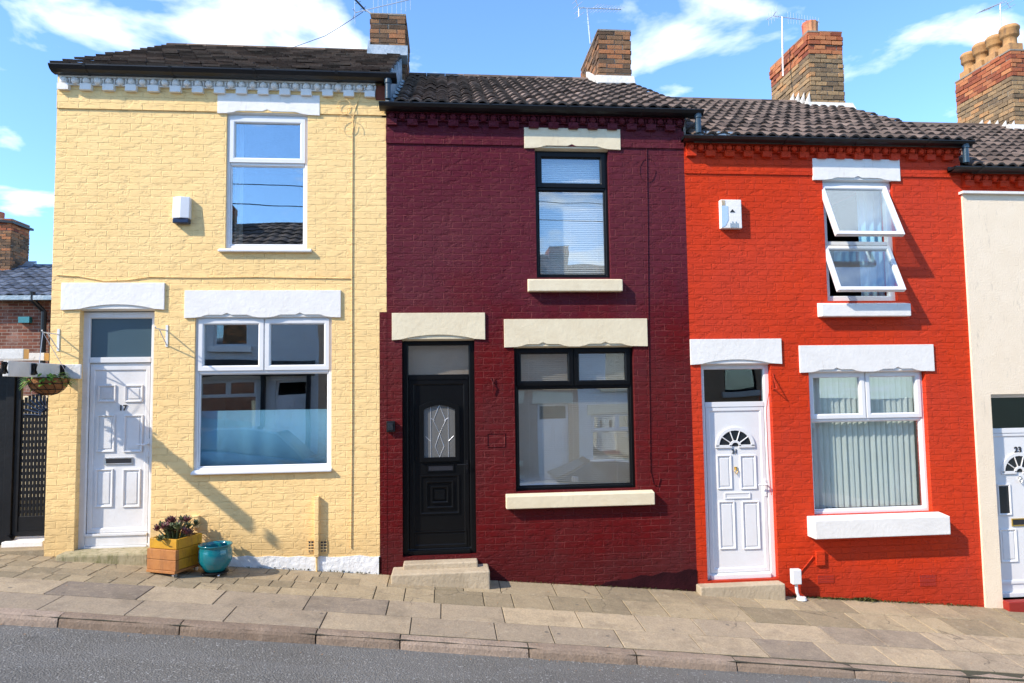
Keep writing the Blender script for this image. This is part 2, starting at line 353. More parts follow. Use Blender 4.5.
# ---------------------------------------------------------------- wall with openings
def wall_cells(mb, X0, X1, Z0, Z1, holes, y0=0.0, y1=.25, m=0, mi=1):
    xs = sorted({X0, X1} | {h[0] for h in holes} | {h[1] for h in holes})
    zs = sorted({Z0, Z1} | {h[2] for h in holes} | {h[3] for h in holes})
    def inh(x, z): return any(h[0] < x < h[1] and h[2] < z < h[3] for h in holes)
    for a, b in zip(xs, xs[1:]):
        for c, d in zip(zs, zs[1:]):
            if inh((a+b)/2, (c+d)/2): continue
            mb.add([(a, y0, c), (b, y0, c), (b, y0, d), (a, y0, d)], [(0, 1, 2, 3)], m)
            mb.add([(a, y1, c), (b, y1, c), (b, y1, d), (a, y1, d)], [(3, 2, 1, 0)], mi)
    for (a, b, c, d) in holes:
        mb.add([(a, y0, c), (a, y1, c), (a, y1, d), (a, y0, d)], [(0, 1, 2, 3)], m)
        mb.add([(b, y0, c), (b, y1, c), (b, y1, d), (b, y0, d)], [(3, 2, 1, 0)], m)
        mb.add([(a, y0, c), (b, y0, c), (b, y1, c), (a, y1, c)], [(0, 1, 2, 3)], m)
        mb.add([(a, y0, d), (b, y0, d), (b, y1, d), (a, y1, d)], [(3, 2, 1, 0)], m)

def lintel(parent, r, notches, mat, arch=False, label=None):
    """r = x0,x1,z0,z1 ; notches = list of (a,b): carved soffit shapes cut up into the stone"""
    x0, x1, z0, z1 = r; h = .034
    pts = [(x0, z0)]
    for a, b in notches:
        if arch:
            for i in range(13):
                u = i/12; pts.append((a+(b-a)*u, z0+.008+.05*math.sin(math.pi*u)**.8))
        else:
            c = (a+b)/2; w = min(.14, (b-a)*.2)
            pts += [(a, z0+.004), (a+w*.5, z0+.014), (a+w*.8, z0+.028), (a+w, z0+h), (c-.05, z0+h), (c, z0+h+.022), (c+.05, z0+h), (b-w, z0+h), (b-w*.8, z0+.028), (b-w*.5, z0+.014), (b, z0+.004)]
    pts += [(x1, z0), (x1, z1), (x0, z1)]
    mb = MB(); mb.prism(pts, -.022, .035)
    a, b = notches[0][0]-.03, notches[-1][1]+.03
    mb.prism([(.0-.006, z0+.012), (.05, z0-.004), (.23, z0-.004), (.23, z0+.125), (-.006, z0+.125)], a, b, 'x')
    return mb.build('lintel', mat, parent, bev=.003, label=label)

def sill(parent, r, mat, prot=.10, label=None, h_in=.22):
    x0, x1, z0, z1 = r; mb = MB()
    mb.prism([(-prot, z0), (.04, z0), (.04, z1+.015), (-prot, z1-.012)], x0, x1, 'x')
    return mb.build('window_sill', mat, parent, bev=.008, label=label)

def ring(mb, x0, x1, z0, z1, w, y0, y1, m=0, chamf=0.0):
    """a mitred frame with chamfered inner edge"""
    o = [(x0, z0), (x1, z0), (x1, z1), (x0, z1)]; i = [(x0+w, z0+w), (x1-w, z0+w), (x1-w, z1-w), (x0+w, z1-w)]
    c = [(x0+w-chamf, z0+w-chamf), (x1-w+chamf, z0+w-chamf), (x1-w+chamf, z1-w+chamf), (x0+w-chamf, z1-w+chamf)]
    vs = [(p[0], y0, p[1]) for p in o]+[(p[0], y0, p[1]) for p in c]+[(p[0], y0+chamf*.9, p[1]) for p in i]+[(p[0], y1, p[1]) for p in i]+[(p[0], y1, p[1]) for p in o]
    fs = []
    for k in range(4):
        n = (k+1) % 4
        for l in range(4): fs.append((l*4+k, l*4+n, (l+1)*4+n, (l+1)*4+k))
        fs.append((16+k, 16+n, n, k))
    mb.add(vs, fs, m)

def pane(parent, x0, x1, z0, z1, y, mat, tilt=.0, name='glass_pane', rot=None, piv=None):
    mb = MB(); mb.box(x0, x1, y, y+.006, z0, z1)
    if tilt: mb.xform(Matrix.Translation((0, y, z0)) @ Matrix.Rotation(tilt, 4, 'X') @ Matrix.Translation((0, -y, -z0)))
    if rot is not None: mb.xform(Matrix.Translation(piv) @ rot.to_4x4() @ Matrix.Translation(-Vector(piv)))
    return mb.build(name, mat, parent)

def window(parent, hole, tops, zt, mat, glass, y=.07, fw_=.042, label=None, tilt=0.0, openang=None, stool=True):
    """frame with a transom at zt; tops = number of casements above it"""
    x0, x1, z0, z1 = hole
    mb = MB(); ring(mb, x0-.004, x1+.004, z0-.004, z1+.004, fw_, y, y+.065, chamf=.008)
    mb.box(x0+fw_-.002, x1-fw_+.002, y+.002, y+.063, zt-.022, zt+.022)
    ix0, ix1 = x0+fw_, x1-fw_
    for k in range(1, tops):
        xm = ix0+(ix1-ix0)*k/tops; mb.box(xm-.02, xm+.02, y+.003, y+.062, zt+.02, z1-fw_+.003)
    wn = mb.build('window', mat, parent, bev=.003, label=label)
    if openang is None:
        # glazing bead round fixed light
        mb = MB(); ring(mb, ix0-.001, ix1+.001, z0+fw_-.001, zt-.021, .014, y+.012, y+.04, chamf=.008)
        mb.build('glazing_bead', mat, wn)
        pane(wn, ix0+.01, ix1-.01, z0+fw_+.01, zt-.03, y+.028, glass, tilt)
        for k in range(tops):
            a = ix0+(ix1-ix0)*k/tops+(.02 if k else 0)-.012; b = ix0+(ix1-ix0)*(k+1)/tops-(.02 if k < tops-1 else 0)+.012
            mb = MB(); ring(mb, a, b, zt+.008, z1-fw_+.014, .058, y-.014, y+.045, chamf=.013)
            cs = mb.build('casement', mat, wn, bev=.003)
            pane(wn, a+.05, b-.05, zt+.06, z1-fw_-.04, y+.018, glass, tilt*1.0)
    else:
        for a, b, c, d in ((x0-.01, ix1+.01, zt-.03, z1-fw_+.03), (x0+.005, ix1+.02, z0+fw_-.03, zt-.036)):
            piv = Vector(((a+b)/2, y-.01, d)); R3 = Matrix.Rotation(-openang, 3, 'X')
            mb = MB(); ring(mb, a, b, c, d, .052, y-.02, y+.035, chamf=.012)
            mb.xform(Matrix.Translation(piv) @ R3.to_4x4() @ Matrix.Translation(-piv))
            mb.build('casement', mat, wn, bev=.003, label='white casement tilted outward from its top hinge')
            pane(wn, a+.046, b-.046, c+.046, d-.046, y+.004, glass, 0, rot=R3, piv=piv)
    return wn

def cornice(parent, x0, x1, zt, mat, pitch=.117, skip_from=None):
    """row of egg mouldings over a row of dentil blocks; zt = underside of gutter board"""
    mb = MB(); mb.box(x0, x1, -.05, .002, zt-.004, zt+.02); mb.box(x0, x1, -.018, .002, zt-.075, zt-.004)
    n = int((x1-x0)/pitch); p = (x1-x0)/n
    for i in range(n):
        c = Vector((x0+(i+.5)*p, -.036, zt-.04))
        vs = []; fs = []
        nr, ns = 6, 10; j = random.uniform(.9, 1.06)
        for a in range(nr+1):
            th = math.pi*a/nr
            for b in range(ns):
                w = 2*math.pi*b/ns
                vs.append(c+Vector((math.sin(th)*math.cos(w)*.042*j, math.sin(th)*math.sin(w)*.036, math.cos(th)*.042*j)))
        for a in range(nr):
            for b in range(ns): fs.append((a*ns+b, a*ns+(b+1) % ns, (a+1)*ns+(b+1) % ns, (a+1)*ns+b))
        mb.add(vs, fs)
        mb.prism([(c.x+p/2-.012, zt-.01), (c.x+p/2+.012, zt-.01), (c.x+p/2, zt-.072)], -.04, 0)
        if i % 2 == 0: mb.box(c.x-.058, c.x+.058, -.062, .002, zt-.148, zt-.078)
    mb.box(x0, x1, -.03, .002, zt-.084, zt-.074)
    return mb.build('cornice', mat, parent)

def gutter(parent, x0, x1, zt, zb, outlet=None):
    mb = MB(); zt -= .052
    h = zt-zb
    outer = [(-.05, zt+.005), (-.05, zb), (-.12, zb), (-.165, zb+h*.28), (-.185, zb+h*.62), (-.195, zt-.012), (-.195, zt), (-.18, zt), (-.178, zt-.02), (-.15, zb+h*.35), (-.115, zb+.02), (-.065, zb+.02), (-.065, zt+.005)]
    mb.prism(outer, x0, x1, 'x')
    for x in (x0, x1-.006): mb.prism([(-.05, zt), (-.05, zb), (-.12, zb), (-.165, zb+h*.28), (-.187, zb+h*.62), (-.195, zt)], x, x+.006, 'x')
    x = x0+.35
    while x < x1-.2:
        mb.prism([(-.048, zb-.006), (-.122, zb-.006), (-.17, zb+h*.26), (-.192, zb+h*.6), (-.201, zt+.004), (-.19, zt+.004), (-.18, zb+h*.6), (-.12, zb+.004), (-.048, zb+.004)], x, x+.03, 'x'); x += .9
    mb.box(x0+.02, x1-.02, -.05, -.03, zb+.01, zt+.03)
    return mb.build('gutter', 'gutter', parent)

def roof_pan(parent, x0, x1, ye, ze, yr, zr, mat='pantile', pitch=.152, gauge=.31, amp=.027):
    L = math.hypot(yr-ye, zr-ze); nc = round(L/gauge); ax = Vector((0, (yr-ye)/L, (zr-ze)/L)); nr = Vector((0, -ax.z, ax.y))
    mb = MB(); nt = round((x1-x0)/pitch); p = (x1-x0)/nt; S = 8
    for c in range(nc):
        s0 = L*c/nc-.0; s1 = L*(c+1)/nc+.04
        tw = random.uniform(-.006, .006)
        for tI in range(nt):
            tt = random.random()*.6+.1 if random.random() > .06 else random.choice([0, .95]); jz = random.uniform(-.006, .006); js = random.uniform(-.012, .012)
            vs = []
            for k in range(S+1):
                u = k/S
                ph = (u-.5)*2
                prof = amp*(max(0, math.cos(ph*math.pi*.72))**.8) if abs(ph) < .69 else amp*-.05
                prof += u*.004
                x = x0+(tI+u)*p
                for (s, lift) in ((s0+js, .034), (s0+js, .014), (s1, .0)):
                    b = Vector((x, ye, ze))+ax*s+nr*(prof+lift+jz)
                    if lift == .014: b = Vector((x, ye, ze))+ax*(s0+js)+nr*(prof+.036+jz-.026)
                    vs.append(b)
            fs = []
            for k in range(S):
                a = k*3; fs += [(a, a+3, a+5, a+2), (a+1, a+4, a+3, a)]
            # tile side cheeks where a verge shows
            fs += [(1, 0, 2), (S*3, S*3+1, S*3+2)]
            mb.add(vs, fs, 0, tt)
    # back slope, deck and gables
    D = .05
    e = Vector((0, ye, ze)); r = Vector((0, yr, zr))
    yb = 2*yr-ye
    mb.prism([(ye+.02, ze-.008), (yr, zr-.008), (yb, ze-.008), (yb, ze-.07), (yr, zr-.09), (ye+.03, ze-.07)], x0+.01, x1-.01, 'x', t=.3)
    n = max(2, round((x1-x0)/.3)); q = (x1-x0)/n
    for i in range(n):   # ridge tiles
        a = x0+i*q; rr = .085; pts = [(yr+math.cos(w)*rr*1.1, zr-.015+math.sin(w)*rr*.8) for w in [math.pi*k/8 for k in range(9)]]
        mb.prism(pts, a+.003, a+q-.003, 'x', t=random.random())
    return mb.build('roof', mat, parent)

def roof_flat(parent, x0, x1, ye, ze, yr, zr, mat='tilebrown', gauge=.29, tw=.2):
    L = math.hypot(yr-ye, zr-ze); nc = round(L/gauge); ax = Vector((0, (yr-ye)/L, (zr-ze)/L)); nr = Vector((0, -ax.z, ax.y))
    mb = MB(); nt = round((x1-x0)/tw); p = (x1-x0)/nt
    for c in range(nc):
        for k in range(-1, nt+1):
            a = x0+(k+(.5 if c % 2 else 0))*p+.003; b = a+p-.006
            a = max(a, x0); b = min(b, x1)
            if b-a < .02: continue
            s0 = L*c/nc+random.uniform(-.015, .012); s1 = L*(c+1)/nc+.03; j = random.uniform(-.006, .01); th = .026; j2 = j+random.uniform(-.004, .004)
            B = Vector((0, ye, ze))
            def P(x, s, h): q = B+ax*s+nr*h; return (x, q.y, q.z)
            vs = [P(a, s0, .022+j), P(b, s0, .022+j2), P(b, s1, -.002), P(a, s1, -.002), P(a, s0, .022+j+th), P(b, s0, .022+j2+th), P(b, s1, .014), P(a, s1, .014)]
            mb.add(vs, [(0, 3, 2, 1), (4, 5, 6, 7), (0, 1, 5, 4), (1, 2, 6, 5), (3, 0, 4, 7)], 0, random.random())
    yb = 2*yr-ye
    mb.prism([(ye+.02, ze-.008), (yr, zr-.008), (yb, ze-.008), (yb, ze-.07), (yr, zr-.09), (ye+.03, ze-.07)], x0+.02, x1-.02, 'x', t=.3)
    n = round((x1-x0)/.3); q = (x1-x0)/n
    for i in range(n):
        a = x0+i*q; rr = .08; pts = [(yr+math.cos(w)*rr*1.1, zr-.01+math.sin(w)*rr*.7) for w in [math.pi*k/8 for k in range(9)]]
        mb.prism(pts, a+.003, a+q-.003, 'x', t=random.random())
    return mb.build('roof', mat, parent)

def chimney(parent, x0, x1, y0, y1, z0, z1, ntop, mats, cap=.0):
    """real bricks, each its own tint; ntop courses at the top use the second material"""
    mb = MB(); g = .012; mb.box(x0+g, x1-g, y0+g, y1-g, z0, z1-.01, 2)
    h = .077; nc = int((z1-z0)/h)
    for c in range(nc):
        zt = z1-c*h; zb = zt-h+.014; m = 1 if c < ntop else 0
        off = .018 if (1 <= c <= 2 and cap) else 0
        for side in range(4):
            A, B = (x0, x1) if side in (0, 2) else (y0, y1)
            Ls = B-A; n = max(2, round(Ls/.225)); p = Ls/n
            start = A-(p/2 if c % 2 else 0)
            k = 0
            while start+k*p < B-.01:
                a = max(A, start+k*p); b = min(B, start+(k+1)*p); k += 1
                a += random.uniform(.004, .012); b -= random.uniform(.004, .012)
                if b-a < .02: continue
                j = random.uniform(-.006, .014)+off; t = random.random(); d = .05
                jz = random.uniform(-.004, .004)
                if side == 0: mb.box(a, b, y0-j, y0+d, zb+jz, zt+jz, m, t)
                elif side == 2: mb.box(a, b, y1-d, y1+j, zb+jz, zt+jz, m, t)
                elif side == 1: mb.box(x1-d, x1+j, a, b, zb+jz, zt+jz, m, t)
                else: mb.box(x0-j, x0+d, a, b, zb+jz, zt+jz, m, t)
    mb.box(x0-.005, x1+.005, y0-.005, y1+.005, z1-.008, z1+.018, 2)
    return mb.build('chimney', mats+['mortar'], parent)

def pot(parent, x, y, z, r, h, mat='terracotta', flute=False):
    mb = MB()
    if flute: prof = [(r*.9, 0), (r*.98, .02), (r*.94, h*.5), (r*1.0, h*.9), (r*.98, h), (r*.8, h), (r*.7, h*.4)]; mb.lathe(prof, (x, y, z), 40, flute=10, fd=.05)
    else:
        mb.box(x-r*.86, x+r*.86, y-r*.86, y+r*.86, z-.01, z+h*.30)
        prof = [(r*.8, h*.28), (r*.72, h*.34), (r*.72, h*.55), (r*.80, h*.57), (r*.95, h*.62), (r*1.0, h*.64), (r*1.0, h*.84), (r*1.07, h*.86), (r*1.07, h*.93), (r*.9, h), (r*.7, h), (r*.6, h*.6)]
        mb.lathe(prof, (x, y, z), 28)
    o = mb.build('chimney_pot', mat, parent); 
    for pl in o.data.polygons: pl.use_smooth = (len(pl.vertices) == 4 and not flute and pl.index > 5)
    return o

def rpanel(mb, r, y, w=.02, d=.012, m=0, field=True):
    """a planted moulding ring and raised field"""
    x0, x1, z0, z1 = r
    ring(mb, x0, x1, z0, z1, w, y-d, y+.004, m, chamf=w*.45)
    if field: mb.prism([(x0+w*1.9, z0+w*1.9), (x1-w*1.9, z0+w*1.9), (x1-w*1.9, z1-w*1.9), (x0+w*1.9, z1-w*1.9)], y-d*.45, y+.004, 'y', m)

def lever(parent, x, z, y, direction, mat='chrome', pl=.2):
    mb = MB(); mb.box(x-.014, x+.014, y-.01, y, z-pl*.7, z+pl*.3)
    mb.tube([(x, y-.005, z), (x, y-.05, z), (x+direction*.02, y-.055, z), (x+direction*.11, y-.055, z)], .009, 8)
    mb.lathe([(.0, 0), (.011, 0), (.011, .016), (0, .016)], (x, 0, 0), 8)
    mb2 = MB(); mb2.v = mb.v[:-32]; k = len(mb2.v); mb2.f = [f for f in mb.f if max(f) < k]; mb2.mi = mb.mi[:len(mb2.f)]; mb2.ti = mb.ti[:len(mb2.f)]
    mb2.box(x-.007, x+.007, y-.014, y-.002, z-pl*.55, z-pl*.38)
    return mb2.build('handle', mat, parent, bev=.002)

def letterbox(parent, r, y, mat, dark='ink'):
    x0, x1, z0, z1 = r
    mb = MB(); ring(mb, x0, x1, z0, z1, .014, y-.012, y+.002, 0, .004); mb.box(x0+.013, x1-.013, y-.006, y+.002, z0+.013, z1-.013, 1)
    return mb.build('letterbox', [mat, dark], parent)

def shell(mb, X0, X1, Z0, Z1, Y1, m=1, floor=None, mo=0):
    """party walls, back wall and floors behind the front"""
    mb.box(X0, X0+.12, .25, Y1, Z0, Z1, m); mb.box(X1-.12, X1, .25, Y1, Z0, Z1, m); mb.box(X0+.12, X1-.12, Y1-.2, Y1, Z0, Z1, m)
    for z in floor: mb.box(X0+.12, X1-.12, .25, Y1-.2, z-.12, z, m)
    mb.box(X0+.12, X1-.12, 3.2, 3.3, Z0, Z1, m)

# ================================================================ the row of houses
YR = 3.1            # ridge line
XB = [-4.25, -.655, 2.875, 6.405, 9.95]
def house_base(i): return (( XB[i]+XB[i+1])/2, 0, gz((XB[i]+XB[i+1])/2))

# ---------------- yellow house
H1 = empty('terraced_house', house_base(0), 'pale yellow painted brick house with white lintels and white door', 'house', GRP_H)
d_y = (-3.955, -3.175, .30, 2.895); wl_y = (-2.745, -1.265, 1.13, 2.83); wu_y = (-2.435, -1.54, 3.60, 5.13)
gb1, gt1 = 5.50, 5.635
mb = MB()
def up_(h, a=.10): return (h[0], h[1], h[2], h[3]+a)
wall_cells(mb, XB[0], XB[1], -1.2, gt1-.08, [up_(d_y), up_(wl_y), up_(wu_y)])
shell(mb, XB[0], XB[1], -1.2, gt1-.2, 6.2, 1, [.25, 3.15])
mb.prism([(.0, gt1-.1), (YR, 7.24), (6.2, gt1)], XB[0], XB[0]+.2, 'x', 0)
mb.prism([(.0, gt1-.1), (YR, 7.24), (6.2, gt1)], XB[1]-.1, XB[1], 'x', 0)
mb.box(XB[0], XB[1], -.016, -.001, 5.155, gb1-.14)   # slightly proud top band
mb.box(XB[0]-.003, XB[0]+.0, .0, 6.2, -1.2, gt1)
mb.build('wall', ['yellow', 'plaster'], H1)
mb = MB()   # white plinth, uneven top edge
xs = [-2.38+i*.11 for i in range(17)]; xs[-1] = -.745
tops = [W(228, 556)[1]+(-.0)+(x+2.4)*-.035+random.uniform(-.012, .014) for x in xs]
for a, b, c, d in zip(xs, xs[1:], tops, tops[1:]):
    mb.prism([(a, -.9), (b, -.9), (b, d), (a, c)], -.012, .001)
mb.build('plinth', 'whitewash', H1)
cornice(H1, XB[0]+.02, XB[1]-.12, gb1, 'stone_white')
gutter(H1, W(50, 66, -.15)[0], XB[1]+.13, gt1, gb1+.015)
roof_flat(H1, XB[0]-.03, XB[1]+.02, -.1, gt1-.045, YR, 7.41)
ch = chimney(H1, -1.09, -.56, 2.5, 3.6, 6.3, 7.73, 0, ['stock', 'orange'])
mb = MB(); mb.prism([(2.36, 7.03), (2.46, 7.23), (2.5, 7.23), (2.5, 6.95)], -1.13, -.53, 'x'); mb.box(-1.12, -1.095, 2.47, 3.2, 6.98, 7.3)
mb.build('flashing', 'lead', H1)
# stepped lead down the verge above the next roof
mb = MB()
for k in range(9):
    s = k/9; y = -.05+s*3.1; z = gt1-.05+(7.41-gt1)*s*.98
    mb.box(XB[1]+.0, XB[1]+.035+.004*(k % 2), y-.02, y+.40, z-.30, z+.0+.02*(k % 3))
    mb.prism([(XB[1]+.03, z-.32), (XB[1]+.20, z-.37), (XB[1]+.20, z-.355), (XB[1]+.03, z-.28)], y, y+.38, 'y')
mb.build('flashing', 'lead', H1)
mb = MB(); mb.prism([(0, gt1-.5), (0, gt1-.05), (YR, 7.36), (6.2, gt1-.05), (6.2, gt1-.5)], XB[1]-.05, XB[1]+.0, 'x'); mb.build('party_wall', 'lead', H1)
lintel(H1, RC(62, 283, 165, 310), [(d_y[0]+.0, d_y[1]-.0)], 'stone_white', True)
r = RC(185, 290.5, 341, 318); xm = (wl_y[0]+wl_y[1])/2
lintel(H1, r, [(wl_y[0]+.0, xm-.05), (xm+.05, wl_y[1])], 'stone_white')
lintel(H1, RC(218, 95, 320, 115), [(wu_y[0], wu_y[1])], 'stone_white')
def soften(h, z0): return h
window(H1, wl_y, 2, W(264, 371)[1], 'upvc', 'g_clear', tilt=-.008, y=.03)
window(H1, wu_y, 1, W(268, 163)[1], 'upvc', 'g_clear', tilt=.004, y=.03)
for r in (RC(192, 469.5, 332, 473), RC(219, 249, 312, 252.5)):
    sill(H1, r, 'upvc', .05)
# door
def door_frame(parent, h, zt, mat, y=.1, w=.055, glass='g_dark', thr=True):
    x0, x1, z0, z1 = h; mb = MB()
    ring(mb, x0-.003, x1+.003, z0, z1, w, y, y+.07, chamf=.012); mb.box(x0+w-.002, x1-w+.002, y+.002, y+.068, zt-.03, zt+.03)
    mb.box(x0+w, x1-w, y-.02, y+.06, z0+.0, z0+.05)
    d = mb.build('door_frame', mat, parent, bev=.003)
    pane(d, x0+w-.008, x1-w+.008, zt+.022, z1-w+.008, y+.03, glass, name='transom_pane')
    return d
Y = .12
mbx = MB()
df = door_frame(H1, d_y, W(120, 359.5)[1], 'woodwhite', .09, .07, 'greyglass')
mb = MB(); mb.box(d_y[0]+.07, d_y[1]-.07, Y, Y+.045, d_y[2]+.17, W(120, 360)[1]-.03)
mb.box(d_y[0]+.07, d_y[1]-.07, Y-.03, Y+.03, d_y[2]+.05, d_y[2]+.16)
mb.box(d_y[0]+.07, d_y[1]-.07, Y-.045, Y, d_y[2]+.16, d_y[2]+.185)
for q in ((98, 385, 116, 402), (125, 385, 143, 402), (97, 415, 115, 452), (124, 415, 143, 452), (95.5, 469, 113, 507), (123, 469, 140.5, 507)):
    rpanel(mb, RC(*q, Y), Y, .02, .014)
# outer stile lines
ring(mb, d_y[0]+.075, d_y[1]-.075, d_y[2]+.19, W(120, 363)[1]-.03, .05, Y-.014, Y+.002, chamf=.01)
D1 = mb.build('door', 'woodwhite', H1, bev=.002)
letterbox(D1, RC(105, 457.5, 133, 464.5, Y), Y, 'chrome')
lever(D1, W(149, 446, Y)[0], W(149, 444, Y)[1], Y-.012, -1, 'upvc')
text_mesh('17', .085, (W(123, 408, Y)[0], Y-.005, W(123, 408, Y)[1]), 'house_number', 'ink', D1)
mb = MB()   # mossy step
xa, xb = W(56, 556, -.15)[0], W(149, 560, -.15)[0]+.0
mb.add([(xa, -.17, -.6), (xb, -.17, -.6), (xb, .09, -.6), (xa, .09, -.6), (xa, -.17, .325), (xb, -.17, .315), (xb, .09, .335), (xa, .09, .335)], [(0, 1, 2, 3), (4, 5, 6, 7), (0, 1, 5, 4), (1, 2, 6, 5), (2, 3, 7, 6), (3, 0, 4, 7)])
mb.build('doorstep', 'mossstone', H1, bev=.02)
# painted-over cables, coil and conduit
mb = MB()
def onw(px, py, y=-.008): a = W(px, py); return (a[0], y, a[1])
def onw_(p, y=-.008): return onw(p[0], p[1], y)
mb.tube([onw_(p) for p in ((57, 275), (80, 276.5), (105, 281), (128, 280), (150, 277), (200, 277.5), (260, 277), (320, 278), (352, 278.5))], .006, 6)
mb.build('cable', 'yellow', H1); mb = MB()
mb.tube([onw_(p, -.02 if p[1] < 112 else -.008) for p in ((372, 82), (361, 92), (356, 108), (353, 118), (352.5, 135), (352, 278), (352, 420), (351, 548))], .006, 6)
mb.build('cable', 'yellow', H1); mb = MB()
for cx, cy, rr in ((344.5, 107, 6.5), (346.5, 124, 8.5)):
    mb.tube([onw(cx+rr*math.cos(w), cy+rr*math.sin(w), -.022-.002*k) for k, w in enumerate([i*math.pi/8 for i in range(18)])], .003, 6)
mb.build('cable', 'yellow', H1)
mb = MB(); mb.box(*[W(p, 520)[0] for p in (315, 319.5)], -.05, 0, *[W(317, p)[1] for p in (556, 496)]); mb.tube([onw(317, 552, -.03), onw(317.5, 578, -.03)], .012, 8)
mb.build('conduit', 'yellow', H1, bev=.01)
for q in ((308, 540, 314, 552), (320, 540, 327, 552)):
    x0, x1, z0, z1 = RC(*q); mb = MB(); mb.box(x0, x1, -.012, -.002, z0, z1, 0)
    for i in range(2):
        for j in range(4): mb.box(x0+.01+(x1-x0-.01)*i/2, x0+(x1-x0)*(i+1)/2-.004, -.0135, -.011, z0+.008+(z1-z0-.01)*j/4, z0+(z1-z0)*(j+1)/4-.012, 1)
    mb.build('air_vent', ['yellow', 'ink'], H1)
x0, x1, z0, z1 = RC(192, 515, 200, 528); mb = MB(); mb.box(x0, x1, -.045, 0, z0, z1); mb.build('cable_cover', 'yellow', H1, bev=.01)
# stub downpipe between the gutters
def stub(parent, x, zt, zb):
    mb = MB(); mb.tube([(x, -.13, zt), (x, -.13, zb)], .034, 14); mb.tube([(x, -.13, zt+.0), (x, -.13, zt-.05)], .042, 14)
    return mb.build('downpipe', 'bluepipe', parent)
stub(H1, W(388, 90, -.13)[0], gb1+.03, 5.30)
mb = MB(); mb.box(-.77, -.66, -.03, .0, gb1-.17, gb1+.0); mb.build('soffit_brick', 'orange', H1)

# ---------------- maroon house
H2 = empty('terraced_house', house_base(1), 'dark maroon painted brick house with cream lintels and black door', 'house', GRP_H)
d_m = (-.485, .338, .135, 2.565); wl_m = (.79, 2.195, .82, 2.47); wu_m = (1.07, 1.95, 3.27, 4.80)
gb2, gt2 = 5.18, 5.30
mb = MB()
wall_cells(mb, XB[1], XB[2], -1.2, gt2-.08, [up_(d_m), up_(wl_m), up_(wu_m)])
shell(mb, XB[1], XB[2], -1.2, gt2-.2, 6.2, 1, [.1, 2.95])
mb.prism([(.0, gt2-.1), (YR, 6.9), (6.2, gt2)], XB[2]-.1, XB[2], 'x', 0)
mb.box(XB[1], XB[2], -.016, -.001, 4.83, gb2-.14)
zj = W(385, 312)[1]
mb.box(-.735, XB[1]+.001, -.003, .001, -1.2, zj)     # paint carried past the party line below the jog
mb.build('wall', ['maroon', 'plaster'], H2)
mb = MB()   # bitumen band, ragged
pts = [(598, 587), (606, 582), (618, 580), (630, 579), (641, 575), (652, 576), (663, 572), (676, 573), (688, 569), (697, 570)]
q = [W(*p) for p in pts]; q[-1] = (2.874, q[-1][1])
poly = [(q[0][0], -.9)]+q+[(q[-1][0], -.9)]
mb.prism(poly, -.008, .001); mb.build('plinth', 'bitumen', H2)
cornice(H2, XB[1]+.01, XB[2]-.0, gb2, 'maroon')
gutter(H2, W(379, 105, -.15)[0], W(703, 110, -.15)[0], gt2, gb2+.01)
roof_pan(H2, XB[1]+.1, XB[2]+.13, -.12, gt2-.04, YR, 7.04)
chimney(H2, 2.44, 2.96, 2.5, 3.9, 6.2, 7.60, 0, ['stock', 'orange'])
mb = MB(); mb.prism([(2.38, 6.70), (2.46, 6.86), (2.5, 6.86), (2.5, 6.6)], 2.38, 3.0, 'x'); mb.prism([(2.40, 6.72), (2.52, 6.85), (3.2, 7.25), (3.2, 6.9)], 2.38, 2.45, 'x'); mb.build('flashing', 'mortar_white', H2, bev=.015)
lintel(H2, RC(392, 313, 485, 340), [(d_m[0], d_m[1])], 'stone_cream', True)
xm = (wl_m[0]+wl_m[1])/2
lintel(H2, RC(504, 319, 647, 347), [(wl_m[0]+.03, xm-.06), (xm+.06, wl_m[1]-.03)], 'stone_cream')
lintel(H2, RC(524, 129, 620, 149.5), [(wu_m[0], wu_m[1])], 'stone_cream')
window(H2, wl_m, 2, W(573, 386)[1], 'black_upvc', 'g_mirror', tilt=-.006)
window(H2, wu_m, 1, W(573, 187)[1], 'black_upvc', 'g_soft', tilt=.0)
sill(H2, RC(506, 493, 654, 506.5, -.05), 'stone_cream', .09); sill(H2, RC(528, 279, 622, 291.5, -.05), 'stone_cream', .09)
zt = W(438, 377)[1]
door_frame(H2, d_m, zt, 'black_upvc', .08, .07, 'g_soft')
mb = MB(); Y = .10
mb.box(d_m[0]+.07, d_m[1]-.07, Y, Y+.045, d_m[2]+.05, zt-.03)
ring(mb, d_m[0]+.074, d_m[1]-.074, d_m[2]+.055, zt-.032, .06, Y-.012, Y+.003, chamf=.012)
for k, q in enumerate(((420, 475, 459.5, 514), (426, 481, 453.5, 508), (431, 486, 448.5, 503))): rpanel(mb, RC(*q, Y), Y-.005*k, .022, .014, field=(k == 2))
rpanel(mb, RC(414.5, 531, 468, 548, Y), Y, .016, .012)
# arched glazed light
gx0, gx1, gz0, gz1 = RC(424, 405, 455, 457, Y)
def arch(x0, x1, z0, z1, r): 
    n = 10; return [(x0, z0), (x1, z0)]+[(x1-(x1-x0)*i/n, z1-r+r*math.sin(math.pi*i/n)) for i in range(n+1)]
o_ = arch(gx0-.05, gx1+.05, gz0-.05, gz1+.06, .07); i_ = arch(gx0, gx1, gz0, gz1, .05)
k = len(o_); vs = [(p[0], Y-.03, p[1]) for p in o_]+[(p[0], Y-.03, p[1]) for p in i_]+[(p[0], Y+.0, p[1]) for p in o_]+[(p[0], Y-.004, p[1]) for p in i_]
fs = []
for a in range(k):
    b = (a+1) % k; fs += [(a, b, k+b, k+a), (a, b, 2*k+b, 2*k+a), (k+a, k+b, 3*k+b, 3*k+a)]
mb.add(vs, fs)
D2 = mb.build('door', 'black_upvc', H2, bev=.002)
